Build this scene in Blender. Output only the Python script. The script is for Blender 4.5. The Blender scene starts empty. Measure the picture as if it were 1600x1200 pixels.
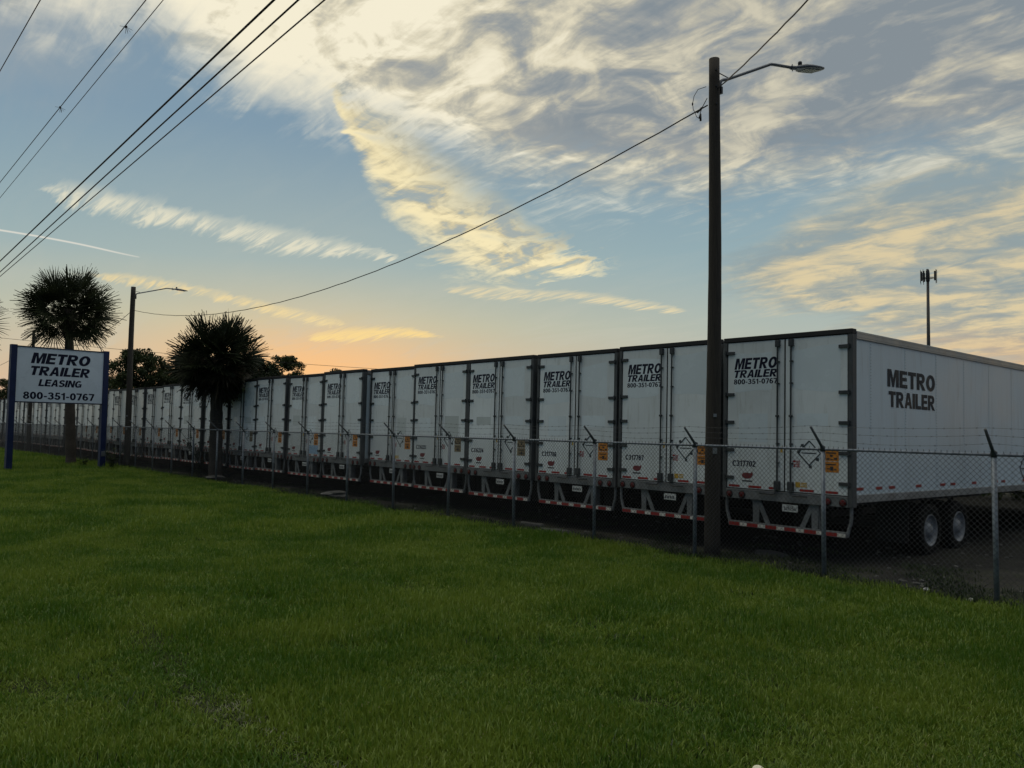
import bpy, bmesh, math, random
import numpy as np
from mathutils import Vector, Matrix, Euler
random.seed(7)
rng = np.random.default_rng(11)
SC = bpy.context.scene
COL = SC.collection
rad = math.radians

# ------------------------------------------------------------------ camera
YAW, PITCH, ROLL, EYE = 0.85613, 0.05210, 0.01542, 2.3256
def build_camera():
    cd = bpy.data.cameras.new('camera'); co = bpy.data.objects.new('camera', cd); COL.objects.link(co)
    cy, sy, cp, sp = math.cos(YAW), math.sin(YAW), math.cos(PITCH), math.sin(PITCH)
    f = Vector((-sy*cp, cy*cp, sp)); r = Vector((cy, sy, 0)); u = r.cross(f)
    c, s = math.cos(ROLL), math.sin(ROLL)
    r2 = r*c + u*s; u2 = u*c - r*s
    m = Matrix.Identity(4)
    for i, v in enumerate((r2, u2, -f)):
        for k in range(3): m[k][i] = v[k]
    m.translation = (0, 0, EYE)
    co.matrix_world = m
    cd.sensor_fit = 'HORIZONTAL'; cd.sensor_width = 36.0; cd.lens = 36.0*1294.0/1600.0
    cd.clip_start = 0.05; cd.clip_end = 20000
    SC.camera = co
build_camera()
SC.view_settings.view_transform = 'Standard'; SC.view_settings.look = 'None'
SC.view_settings.exposure = 0.0; SC.view_settings.gamma = 1.0
SC.cycles.use_adaptive_sampling = True
SC.cycles.max_bounces = 6

# ------------------------------------------------------------------ node helper
def lin(c):
    """sRGB 0-255 triple to linear"""
    o = []
    for v in c:
        v /= 255.0
        o.append(v/12.92 if v <= 0.04045 else ((v+0.055)/1.055)**2.4)
    return (o[0], o[1], o[2], 1.0)

class G:
    """small expression builder on a node tree"""
    def __init__(s, nt): s.nt = nt
    def n(s, t, **kw):
        nd = s.nt.nodes.new(t)
        for k, v in kw.items(): setattr(nd, k, v)
        return nd
    def link(s, a, b):
        if isinstance(a, (int, float)): b.default_value = a
        elif isinstance(a, tuple): b.default_value = a
        else: s.nt.links.new(a, b)
    def m(s, op, a, b=None, c=None, clamp=False):
        nd = s.n('ShaderNodeMath', operation=op); nd.use_clamp = clamp
        s.link(a, nd.inputs[0])
        if b is not None: s.link(b, nd.inputs[1])
        if c is not None: s.link(c, nd.inputs[2])
        return nd.outputs[0]
    def add(s, a, b): return s.m('ADD', a, b)
    def sub(s, a, b): return s.m('SUBTRACT', a, b)
    def mul(s, a, b): return s.m('MULTIPLY', a, b)
    def div(s, a, b): return s.m('DIVIDE', a, b)
    def mx(s, a, b): return s.m('MAXIMUM', a, b)
    def ss(s, x, a, b, lo=0.0, hi=1.0):
        nd = s.n('ShaderNodeMapRange', interpolation_type='SMOOTHSTEP')
        s.link(x, nd.inputs['Value']); s.link(a, nd.inputs['From Min']); s.link(b, nd.inputs['From Max'])
        nd.inputs['To Min'].default_value = lo; nd.inputs['To Max'].default_value = hi
        return nd.outputs['Result']
    def curve(s, x, pts, x0, x1, y0, y1):
        """float curve of points given in real units"""
        nd = s.n('ShaderNodeFloatCurve')
        cv = nd.mapping.curves[0]
        q = [((a-x0)/(x1-x0), (b-y0)/(y1-y0)) for a, b in pts]
        while len(cv.points) < len(q): cv.points.new(0.5, 0.5)
        for p, (a, b) in zip(cv.points, q): p.location = (a, b); p.handle_type = 'AUTO_CLAMPED'
        nd.mapping.update()
        s.link(s.m('DIVIDE', s.sub(x, x0), x1-x0, clamp=True), nd.inputs['Value'])
        return s.m('MULTIPLY_ADD', nd.outputs[0], y1-y0, y0)
    def noise(s, v, scale, detail=6, rough=0.55, dist=0.0, lac=2.0, w=None):
        nd = s.n('ShaderNodeTexNoise')
        s.link(v, nd.inputs['Vector']); nd.inputs['Scale'].default_value = scale
        nd.inputs['Detail'].default_value = detail; nd.inputs['Roughness'].default_value = rough
        nd.inputs['Distortion'].default_value = dist; nd.inputs['Lacunarity'].default_value = lac
        return nd.outputs['Fac']
    def xyz(s, x, y, z=0.0):
        nd = s.n('ShaderNodeCombineXYZ')
        s.link(x, nd.inputs[0]); s.link(y, nd.inputs[1]); s.link(z, nd.inputs[2])
        return nd.outputs[0]
    def mapping(s, v, loc=(0,0,0), rot=(0,0,0), sc=(1,1,1)):
        nd = s.n('ShaderNodeMapping'); s.link(v, nd.inputs[0])
        nd.inputs['Location'].default_value = loc; nd.inputs['Rotation'].default_value = rot; nd.inputs['Scale'].default_value = sc
        return nd.outputs[0]
    def mix(s, f, a, b, mode='MIX'):
        nd = s.n('ShaderNodeMix', data_type='RGBA', blend_type=mode)
        s.link(f, nd.inputs[0]); s.link(a, nd.inputs[6]); s.link(b, nd.inputs[7])
        return nd.outputs[2]
    def ramp(s, x, stops, interp='LINEAR'):
        nd = s.n('ShaderNodeValToRGB'); cr = nd.color_ramp; cr.interpolation = interp
        while len(cr.elements) < len(stops): cr.elements.new(0.5)
        for e, (p, c) in zip(cr.elements, stops): e.position = p; e.color = c
        s.link(x, nd.inputs[0]); return nd.outputs[0]

SUN_AZ, SUN_EL = -63.5, 2.0        # degrees, azimuth clockwise from +Y

# ------------------------------------------------------------------ sky and sun
def build_world():
    w = bpy.data.worlds.new('World'); SC.world = w; w.use_nodes = True
    nt = w.node_tree; nt.nodes.clear(); g = G(nt)
    tc = g.n('ShaderNodeTexCoord'); D = tc.outputs['Generated']
    sp = g.n('ShaderNodeSeparateXYZ'); g.link(D, sp.inputs[0]); x, y, z = sp.outputs
    deg = 57.29578
    az = g.mul(g.m('ARCTAN2', x, y), deg); el = g.mul(g.m('ARCSINE', z), deg)
    zc = g.add(g.mx(z, 0.0), 0.14)
    P = g.xyz(g.div(x, zc), g.div(y, zc))
    # clear sky: Nishita air light steering a measured twilight gradient
    sky = g.n('ShaderNodeTexSky', sky_type='NISHITA'); sky.sun_disc = False
    sky.sun_elevation = rad(SUN_EL); sky.sun_rotation = rad(SUN_AZ); sky.air_density = 1.2; sky.dust_density = 1.5; sky.ozone_density = 2.0
    daz = g.sub(az, SUN_AZ)
    q = g.div(daz, 24.0); near = g.m('EXPONENT', g.mul(g.mul(q, q), -1.0))
    e01 = g.div(el, 60.0)
    cool = g.ramp(e01, [(0.0, lin((186,186,172))), (0.06, lin((186,190,178))), (0.12, lin((172,186,182))), (0.20, lin((147,174,183))), (0.32, lin((124,154,175))), (0.48, lin((112,138,163))), (1.0, lin((98,118,146)))])
    warm = g.ramp(e01, [(0.0, lin((238,172,122))), (0.04, lin((230,184,140))), (0.07, lin((216,192,156))), (0.115, lin((198,196,168))), (0.18, lin((162,182,181))), (0.32, lin((128,156,175))), (1.0, lin((98,118,146)))])
    base = g.mix(near, cool, warm)
    base = g.mix(0.06, base, g.mix(1.0, sky.outputs[0], (0.1, 0.1, 0.1, 1), 'MULTIPLY'))
    # orange glow hugging the horizon over the hidden sun
    q2 = g.div(g.sub(daz, 1.0), 8.0); q3 = g.div(g.sub(el, 3.2), 2.8)
    glow = g.m('EXPONENT', g.mul(g.add(g.mul(q2, q2), g.mul(q3, q3)), -1.0))
    base = g.mix(g.mul(glow, 0.85), base, lin((255,196,132)))

    def streak(rot, sc, scale, det=9, ro=0.6, di=0.4, off=0.0):
        return g.noise(g.mapping(P, (off, off*0.7, 0), (0, 0, rad(rot)), sc), scale, det, ro, di)
    nb = streak(20, (1, 1, 1), 1.35, 12, 0.60, 0.35)                 # billow
    nb2 = streak(-30, (1, 1, 1), 3.3, 12, 0.60, 0.7, 5.0)
    nb3 = streak(-10, (0.9, 1.1, 1), 7.0, 9, 0.57, 0.9, 3.0)            # small puffs
    ns = streak(-38, (0.55, 2.0, 1), 2.4, 12, 0.62, 0.8, 2.0)       # streaks
    nf = streak(-38, (0.42, 3.0, 1), 8.0, 10, 0.60, 0.9, 9.0)        # fine fibres
    c = lambda v, k=1.0: g.mul(g.sub(v, 0.5), k)
    # jitter of elevation and azimuth gives every edge a torn outline
    elj = g.add(el, g.add(g.add(c(nb, 4.5), c(nb3, 3.5)), c(nf, 3.0)))
    elf = g.add(el, g.add(c(ns, 5.5), c(nf, 2.4)))
    AZ = (-100.0, -5.0)
    def cv(pts, y0=0.0, y1=40.0): return g.curve(az, pts, AZ[0], AZ[1], y0, y1)
    # upper deck
    edge = cv([(-100,27),(-86,23.5),(-80,23.5),(-75,24.0),(-71,22.6),(-66.8,21.2),(-62.6,20.6),(-58.3,19.6),(-53.8,18.2),(-49.3,16.6),(-45,15.9),(-40.4,15.9),(-36,15.6),(-31.8,16.0),(-27.8,15.9),(-24,16.0),(-17,16.2),(-5,16)])
    dA = g.ss(g.sub(elj, edge), -1.6, 3.4)
    dA = g.mx(dA, g.mul(g.ss(g.sub(elj, edge), -2.6, 4.0), g.ss(g.add(g.mul(nb3, 0.6), g.mul(nf, 0.4)), 0.42, 0.62)))
    dA = g.mul(dA, g.ss(g.add(g.add(nb, g.mul(nb2, 0.5)), g.mul(ns, 0.35)), 0.50, 0.86, 0.80, 1.0))
    # diagonal tongue
    cB = cv([(-100,30),(-64,24),(-60.7,20.3),(-58.2,17.9),(-56,16.3),(-53.7,14.8),(-51,13.2),(-47.9,12.1),(-44.0,11.7),(-40,11.6),(-5,11)])
    tB = cv([(-100,0.05),(-63,0.05),(-61.2,0.8),(-59,2.4),(-56,3.4),(-53,3.3),(-50,2.8),(-47,1.5),(-44,0.7),(-41,0.1),(-5,0.05)])
    dB = g.ss(g.div(g.m('ABSOLUTE', g.sub(g.add(el, g.add(g.add(c(nb2, 5.5), c(nb3, 4.6)), c(nf, 1.4))), cB)), tB), 1.35, 0.1)
    dB = g.mul(g.mul(dB, g.ss(tB, 0.1, 0.9)), g.ss(nb2, 0.36, 0.56, 0.75, 1.0))
    # fan on the right
    lo = cv([(-100,20),(-38,13),(-35.5,9.8),(-30,8.0),(-24,5.4),(-17.3,3.0),(-5,0)])
    hi = cv([(-100,0),(-38,8),(-35.5,10.5),(-31.8,12.4),(-29.8,14.2),(-25.9,15.7),(-17,16.6),(-5,17)])
    dC = g.mul(g.ss(g.sub(elf, lo), -1.0, 1.8), g.ss(g.sub(hi, elf), -1.4, 2.6))
    dC = g.mul(dC, g.ss(g.add(g.mul(ns, 0.7), g.mul(nb2, 0.5)), 0.34, 0.58, 0.62, 1.0))
    # streaks: centre line and half thickness in degrees
    def band(cpts, tpts, jit, sharp=False, nz=None):
        ce = cv(cpts); th = cv(tpts, 0.0, 4.0)
        d = g.mul(g.ss(g.div(g.m('ABSOLUTE', g.sub(g.add(el, jit), ce)), th), 1.1, 0.2), g.ss(th, 0.03, 0.09) if sharp else g.ss(th, 0.05, 0.30))
        return d if nz is None else g.mul(d, nz)
    fib = g.ss(nf, 0.38, 0.62, 0.25, 1.0)
    dD = band([(-100,13.6),(-79,13.7),(-76.2,13.5),(-72.5,13.1),(-68.6,12.6),(-64.5,12.1),(-60.2,11.8),(-57,11.5),(-5,10)],
              [(-100,0.02),(-80,0.02),(-77.5,0.9),(-73,1.0),(-69,0.8),(-66,1.0),(-62,0.7),(-58,0.35),(-55.5,0.02),(-5,0.02)], c(nf, 2.0), nz=fib)
    dE = band([(-100,9),(-75,8.9),(-72,8.7),(-68.4,8.2),(-64.3,7.4),(-60.5,6.8),(-5,5)],
              [(-100,0.02),(-77,0.1),(-74,0.45),(-68,0.42),(-64,0.5),(-61.5,0.4),(-59.5,0.02),(-5,0.02)], c(nf, 1.1), nz=fib)
    dE2 = band([(-100,5.6),(-63.5,5.75),(-60,6.1),(-57,6.35),(-53,6.15),(-5,5)],
               [(-100,0.02),(-64.2,0.02),(-62,0.4),(-59.5,0.55),(-56,0.35),(-53.2,0.05),(-52.5,0.02),(-5,0.02)], c(nf, 1.2), nz=g.ss(nf, 0.30, 0.55, 0.4, 1.0))
    dF = band([(-100,9.3),(-54,9.4),(-49.2,9.2),(-44.7,9.1),(-40.3,8.5),(-37,8.0),(-5,7)],
              [(-100,0.02),(-55,0.02),(-51,0.55),(-46,0.4),(-41,0.4),(-38.5,0.35),(-36,0.02),(-5,0.02)], c(nf, 1.2), nz=fib)
    dG = band([(-100,11.6),(-54,11.6),(-49,11.3),(-44,11.3),(-40,11.4),(-5,11)],
              [(-100,0.02),(-58,0.02),(-54,0.3),(-50,0.7),(-46,0.5),(-41,0.02),(-5,0.02)], c(nf, 1.4), nz=fib)
    dH = band([(-100,18.2),(-66,18.2),(-62,17.4),(-59,16.6),(-5,16)],
              [(-100,0.02),(-66,0.02),(-63.5,0.7),(-61.5,0.8),(-59.6,0.02),(-5,0.02)], c(nb2, 3.0), nz=g.ss(nb2, 0.50, 0.62))
    dK = band([(-100,11.4),(-81.2,11.05),(-77.5,10.8),(-73.5,10.3),(-5,5)],
              [(-100,0.07),(-78,0.075),(-73.6,0.055),(-73.2,0.003),(-5,0.003)], 0.0, True)
    dT = g.mul(g.ss(az, -84.0, -70.0, 1.0, 0.0), g.ss(g.add(elj, c(ns, 6.0)), 15.0, 26.0, 0.0, 0.62))    # thin veil, far left
    dV = g.mul(g.ss(el, 4.0, 12.0, 0.32, 0.05), g.ss(ns, 0.45, 0.7))                                       # faint haze streaks
    # cloud light: cream where thin or sunward, blue grey where thick
    litA = g.ss(g.add(g.add(g.mul(nb, 0.7), g.mul(nb2, 0.75)), g.add(g.mul(nb3, 0.60), g.mul(nf, 0.18))), 0.94, 1.30)
    sunw = g.ss(az, -30.0, -68.0)                                          # sunward part of the deck glows
    rim = g.ss(g.sub(elj, edge), 4.5, 0.3)
    kA = g.m('ADD', g.mul(litA, 0.72), g.add(g.mul(sunw, 0.58), g.mul(rim, 0.30)))
    kA = g.add(kA, g.add(c(nf, 0.20), c(nb3, 0.60)))
    kA = g.m('SUBTRACT', kA, 0.14, clamp=True)
    colA = g.ramp(kA, [(0.0, lin((134,143,149))), (0.28, lin((156,159,157))), (0.52, lin((186,182,166))), (0.78, lin((224,215,188))), (1.0, lin((250,241,214)))])
    kB = g.ss(g.add(g.add(nb2, c(nb3, 1.1)), c(nf, 0.4)), 0.30, 0.66)
    colB = g.ramp(kB, [(0.0, lin((168,174,168))), (0.40, lin((214,201,162))), (1.0, lin((250,234,186)))])
    kC = g.ss(g.add(g.add(g.mul(ns, 0.5), g.mul(nb2, 0.5)), g.mul(nb3, 0.5)), 0.62, 0.90)
    colC = g.ramp(kC, [(0.0, lin((146,157,158))), (0.45, lin((180,177,159))), (1.0, lin((226,206,162)))])
    colC = g.mix(g.ss(g.add(el, c(nb2, 3.0)), 7.5, 3.5, 0.0, 0.6), colC, lin((226,178,128)))
    colE = lin((250,214,140)); colW = lin((222,222,205))
    s = base
    s = g.mix(dV, s, lin((200,198,182)))
    s = g.mix(dT, s, lin((168,170,168)))
    s = g.mix(g.mul(dH, 0.7), s, colW)
    s = g.mix(g.mul(dG, 0.7), s, lin((224,214,180)))
    s = g.mix(g.mul(dC, 0.88), s, colC)
    s = g.mix(g.mul(dA, 0.94), s, colA)
    s = g.mix(g.mul(dB, 0.95), s, colB)
    s = g.mix(g.mul(dD, 0.85), s, lin((232,226,200)))
    s = g.mix(g.mul(dF, 0.8), s, lin((236,218,174)))
    s = g.mix(g.mul(dE, 0.75), s, lin((246,220,160)))
    s = g.mix(g.mul(dE2, 0.85), s, lin((254,220,146)))
    s = g.mix(g.mul(dK, 0.8), s, lin((235,228,214)))
    # the eastern sky behind the viewer is the darker, bluer twilight side; the deck overhead stays bright
    east = g.ss(g.m('COSINE', g.m('RADIANS', g.sub(az, -52.0))), 0.62, -0.45)
    s = g.mix(g.mul(east, g.ss(el, 72.0, 30.0)), s, g.mix(g.ss(el, 0.0, 45.0), lin((64,82,102)), lin((84,106,134))))
    top = g.ss(el, 38.0, 66.0)
    s = g.mix(g.mul(top, 0.9), s, g.mix(g.ss(nb, 0.4, 0.62), lin((206,210,206)), lin((255,246,224))))
    bg = g.n('ShaderNodeBackground'); g.link(s, bg.inputs[0]); g.link(g.add(1.0, g.mul(top, 0.75)), bg.inputs[1])
    out = g.n('ShaderNodeOutputWorld'); g.link(bg.outputs[0], out.inputs[0])
    # the sun itself is at the horizon behind the trees: a faint warm lamp
    ld = bpy.data.lights.new('sun', 'SUN'); ld.energy = 0.25; ld.angle = rad(0.6); ld.color = (1.0, 0.62, 0.35)
    lo_ = bpy.data.objects.new('sun', ld); COL.objects.link(lo_)
    a, e = rad(SUN_AZ), rad(SUN_EL)
    d = Vector((math.sin(a)*math.cos(e), math.cos(a)*math.cos(e), math.sin(e)))
    lo_.rotation_euler = (-d).to_track_quat('-Z', 'Y').to_euler(); lo_.location = d*100 + Vector((0,0,30))
build_world()

# ------------------------------------------------------------------ mesh helpers
class MB:
    """collects shapes, builds ONE mesh"""
    def __init__(s): s.v = []; s.f = []
    def raw(s, v, f):
        o = len(s.v); s.v += [tuple(p) for p in v]; s.f += [tuple(i+o for i in q) for q in f]; return s
    def box(s, x0, x1, y0, y1, z0, z1):
        return s.raw([(x0,y0,z0),(x1,y0,z0),(x1,y1,z0),(x0,y1,z0),(x0,y0,z1),(x1,y0,z1),(x1,y1,z1),(x0,y1,z1)],
                     [(0,3,2,1),(4,5,6,7),(0,1,5,4),(1,2,6,5),(2,3,7,6),(3,0,4,7)])
    def bev(s, x0, x1, y0, y1, z0, z1, b):
        """box with chamfered edges"""
        bm = bmesh.new(); bmesh.ops.create_cube(bm, size=1.0)
        for v in bm.verts: v.co = Vector((x0+(v.co.x+.5)*(x1-x0), y0+(v.co.y+.5)*(y1-y0), z0+(v.co.z+.5)*(z1-z0)))
        bmesh.ops.bevel(bm, geom=list(bm.edges), offset=b, segments=2, affect='EDGES', profile=0.6)
        bm.verts.index_update()
        s.raw([v.co[:] for v in bm.verts], [[v.index for v in f.verts] for f in bm.faces]); bm.free(); return s
    def tube(s, pts, r, n=8, caps=True, r1=None):
        pts = [Vector(p) for p in pts]; m = len(pts); o = len(s.v)
        t = (pts[1]-pts[0]).normalized(); a = Vector((0,0,1)) if abs(t.z) < .9 else Vector((1,0,0))
        u = t.cross(a).normalized(); w = t.cross(u)
        for i, p in enumerate(pts):
            tt = (pts[min(i+1,m-1)]-pts[max(i-1,0)]).normalized()
            u = (u - tt*u.dot(tt)).normalized(); w = tt.cross(u)
            ri = (r[i] if isinstance(r, (list, tuple)) else (r if r1 is None else r+(r1-r)*i/(m-1)))
            for k in range(n):
                c = 2*math.pi*k/n; s.v.append(tuple(p+u*(ri*math.cos(c))+w*(ri*math.sin(c))))
        for i in range(m-1):
            for k in range(n):
                a0 = o+i*n+k; a1 = o+i*n+(k+1) % n; s.f.append((a0, a1, a1+n, a0+n))
        if caps:
            s.f.append(tuple(o+k for k in range(n))[::-1]); s.f.append(tuple(o+(m-1)*n+k for k in range(n)))
        return s
    def lathe(s, prof, c, axis='x', n=32, caps=True):
        """profile of (radius, offset) about an axis through c; closed ring of rings"""
        o = len(s.v); m = len(prof)
        for r, h in prof:
            for k in range(n):
                a = 2*math.pi*k/n; p, q = r*math.cos(a), r*math.sin(a)
                s.v.append({'x': (c[0]+h, c[1]+p, c[2]+q), 'y': (c[0]+p, c[1]+h, c[2]+q), 'z': (c[0]+p, c[1]+q, c[2]+h)}[axis])
        for i in range(m-1):
            for k in range(n):
                a0 = o+i*n+k; a1 = o+i*n+(k+1) % n; s.f.append((a0, a1, a1+n, a0+n))
        if caps: s.f.append(tuple(o+k for k in range(n))[::-1]); s.f.append(tuple(o+(m-1)*n+k for k in range(n)))
        return s
    def prism(s, poly, fn, d):
        """2-D polygon extruded by d; fn(u, v, d) -> point"""
        o = len(s.v); n = len(poly)
        s.v += [fn(u, v, 0.0) for u, v in poly] + [fn(u, v, d) for u, v in poly]
        s.f.append(tuple(o+i for i in range(n))); s.f.append(tuple(o+n+i for i in range(n))[::-1])
        for i in range(n): s.f.append((o+i, o+(i+1) % n, o+n+(i+1) % n, o+n+i))
        return s
    def mesh(s, name, mat, smooth=False):
        me = bpy.data.meshes.new(name); me.from_pydata(s.v, [], s.f); me.update()
        bm = bmesh.new(); bm.from_mesh(me); bmesh.ops.recalc_face_normals(bm, faces=list(bm.faces)); bm.to_mesh(me); bm.free()
        if smooth: me.polygons.foreach_set('use_smooth', [True]*len(me.polygons))
        me.materials.append(mat); return me
    def build(s, name, mat, parent=None, smooth=False):
        return put(s.mesh(name, mat, smooth), name, parent)

def put(me, name, parent=None):
    o = bpy.data.objects.new(name, me); COL.objects.link(o)
    if parent is not None: o.parent = parent
    return o
def tag(o, label=None, cat=None, group=None, kind=None):
    for k, v in (('label', label), ('category', cat), ('group', group), ('kind', kind)):
        if v: o[k] = v
    return o
def thing(name, loc, label, cat, group=None, rot=(0,0,0)):
    o = bpy.data.objects.new(name, None); COL.objects.link(o); o.empty_display_size = 0.3
    o.location = loc; o.rotation_euler = rot
    return tag(o, label, cat, group)
def npmesh(name, v, f, mat, smooth=False):
    """arrays of quads or triangles -> mesh"""
    me = bpy.data.meshes.new(name); v = np.asarray(v, dtype=np.float32); f = np.asarray(f, dtype=np.int32)
    k = f.shape[1]
    me.vertices.add(len(v)); me.vertices.foreach_set('co', v.ravel())
    me.loops.add(f.size); me.loops.foreach_set('vertex_index', f.ravel())
    me.polygons.add(len(f)); me.polygons.foreach_set('loop_start', np.arange(0, f.size, k, dtype=np.int32))
    if smooth: me.polygons.foreach_set('use_smooth', np.ones(len(f), dtype=bool))
    me.materials.append(mat); me.update(); me.validate(); return me

# block letters drawn as polygons and broad strokes: glyph -> (width, pieces)
def _arc(cx, cy, rx, ry, a0, a1, n=14): return [(cx+rx*math.cos(rad(a0+(a1-a0)*i/n)), cy+ry*math.sin(rad(a0+(a1-a0)*i/n))) for i in range(n+1)]
def _stroke(p, w=0.22, closed=False, wv=0.19):
    """quads along a path; pen is w wide across, wv tall"""
    q = []; n = len(p); L, R_ = [], []
    for i in range(n):
        a = p[(i-1) % n] if closed or i else p[i]; b = p[(i+1) % n] if closed or i < n-1 else p[i]
        dx, dy = b[0]-a[0], b[1]-a[1]; l = math.hypot(dx, dy) or 1; nx, ny = -dy/l, dx/l
        L.append((p[i][0]+nx*w/2, p[i][1]+ny*wv/2)); R_.append((p[i][0]-nx*w/2, p[i][1]-ny*wv/2))
    for i in range(n if closed else n-1): j = (i+1) % n; q.append([L[i], R_[i], R_[j], L[j]])
    return q
def _glyphs():
    g = {}
    g['M'] = (1.04, [[(0,0),(0,1),(.36,1),(.52,.46),(.68,1),(1.04,1),(1.04,0),(.77,0),(.77,.70),(.61,0),(.43,0),(.27,.70),(.27,0)]])
    g['E'] = (.74, [[(0,0),(0,1),(.72,1),(.72,.79),(.285,.79),(.285,.61),(.68,.61),(.68,.41),(.285,.41),(.285,.21),(.74,.21),(.74,0)]])
    g['T'] = (.78, [[(.25,0),(.25,.78),(0,.78),(0,1),(.78,1),(.78,.78),(.53,.78),(.53,0)]])
    g['I'] = (.285, [[(0,0),(0,1),(.285,1),(.285,0)]])
    g['L'] = (.68, [[(0,0),(0,1),(.285,1),(.285,.22),(.68,.22),(.68,0)]])
    A = [(0,0),(.29,1),(.44,1),(.44,.73),(.365,.41),(.44,.41),(.44,.20),(.315,.20),(.27,0)]
    g['A'] = (.88, [A, [(.88-x, y) for x, y in A][::-1]])
    g['N'] = (.86, [[(0,0),(0,1),(.29,1),(.60,.42),(.60,1),(.86,1),(.86,0),(.58,0),(.26,.60),(.26,0)]])
    g['O'] = (.92, _stroke(_arc(.46, .5, .315, .395, 0, 360, 32)[:-1], .29, True, .21))
    ou = [(.28,1),(.44,1)]+_arc(.49, .70, .32, .30, 80, -80, 10)+[(.44,.39),(.28,.39)]
    inn = [(.28,.80),(.44,.80)]+_arc(.455, .70, .075, .10, 80, -80, 10)+[(.44,.59),(.28,.59)]
    g['R'] = (.88, [[(0,0),(0,1),(.28,1),(.28,0)]]+[[ou[i], ou[i+1], inn[i+1], inn[i]] for i in range(len(ou)-1)]+[[(.29,.39),(.58,.39),(.88,0),(.56,0)]])
    g['S'] = (.74, _stroke(_arc(.37, .715, .245, .195, 20, 270, 16)[:-1]+_arc(.37, .295, .265, .205, 90, -160, 16), .27, wv=.20))
    g['C'] = (.80, _stroke(_arc(.43, .5, .32, .41, 48, 312, 26), .27, wv=.2)); g['G'] = (.86, _stroke(_arc(.43, .5, .31, .40, 48, 318, 26), .27, wv=.2)+[[(.45,.36),(.45,.53),(.86,.53),(.86,.36)], [(.66,0.04),(.66,.36),(.86,.36),(.86,0.04)]])
    g['U'] = (.78, _stroke([(.11,1)]+_arc(.39, .36, .28, .27, 180, 360, 16)+[(.67,1)], .22))
    g['0'] = (.64, _stroke(_arc(.32, .5, .215, .41, 0, 360, 28)[:-1], .235, True, .19))
    g['1'] = (.46, [[(.22,0),(.22,.68),(.02,.68),(.02,.81),(.16,.85),(.26,1),(.43,1),(.43,0)]])
    g['2'] = (.64, _stroke(_arc(.32, .70, .21, .212, 175, -30, 14)+[(.30,.34),(.12,.17)], .23)+[[(.02,0),(.02,.18),(.63,.18),(.63,0)]])
    g['3'] = (.64, _stroke(_arc(.30, .725, .20, .19, 165, -90, 14)[:-1]+_arc(.30, .30, .225, .215, 90, -165, 16), .225, wv=.18))
    g['5'] = (.64, [[(.12,.82),(.12,1),(.58,1),(.58,.82)], [(.06,.46),(.12,.82),(.29,.82),(.245,.46)]]+_stroke(_arc(.31, .32, .225, .235, 140, -165, 18), .23))
    g['6'] = (.64, _stroke(_arc(.325, .31, .215, .225, 0, 360, 22)[:-1], .22, True)+_stroke(_arc(.35, .44, .24, .47, 190, 52, 12), .22))
    g['7'] = (.62, [[(0,.82),(0,1),(.62,1),(.62,.82)], [(.40,.82),(.62,.82),(.36,0),(.13,0)]])
    g['8'] = (.64, _stroke(_arc(.32, .735, .185, .18, 0, 360, 22)[:-1], .21, True, .17)+_stroke(_arc(.32, .285, .215, .205, 0, 360, 22)[:-1], .22, True, .175))
    g['9'] = (.64, [[(.64-x, 1-y) for x, y in p] for p in g['6'][1]])
    g['4'] = (.66, [[(.38,0),(.38,.20),(0,.20),(0,.38),(.36,1),(.57,1),(.57,.38),(.66,.38),(.66,.20),(.57,.20),(.57,0)]])
    g['-'] = (.40, [[(.04,.30),(.04,.48),(.36,.48),(.36,.30)]])
    return g
GLYPH = _glyphs()
def lettering(mb, txt, box, fn, shear=0.0, bold=0.0):
    """flat letters fitted into box (u0, v0, u1, v1); fn(u, v) -> point"""
    P = []; x = 0.0
    for ch in txt:
        if ch not in GLYPH: x += 0.5; continue
        w, pcs = GLYPH[ch]
        for p in pcs: P.append([(x+a+shear*b, b) for a, b in p])
        x += w+0.06
    xs = [a for p in P for a, b in p]; lo, hi = min(xs), max(xs); u0, v0, u1, v1 = box
    for p in P:
        mb.raw([fn(u0+(a-lo)/(hi-lo)*(u1-u0), v0+b*(v1-v0)) for a, b in p], [tuple(range(len(p)))])
    return mb

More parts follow.
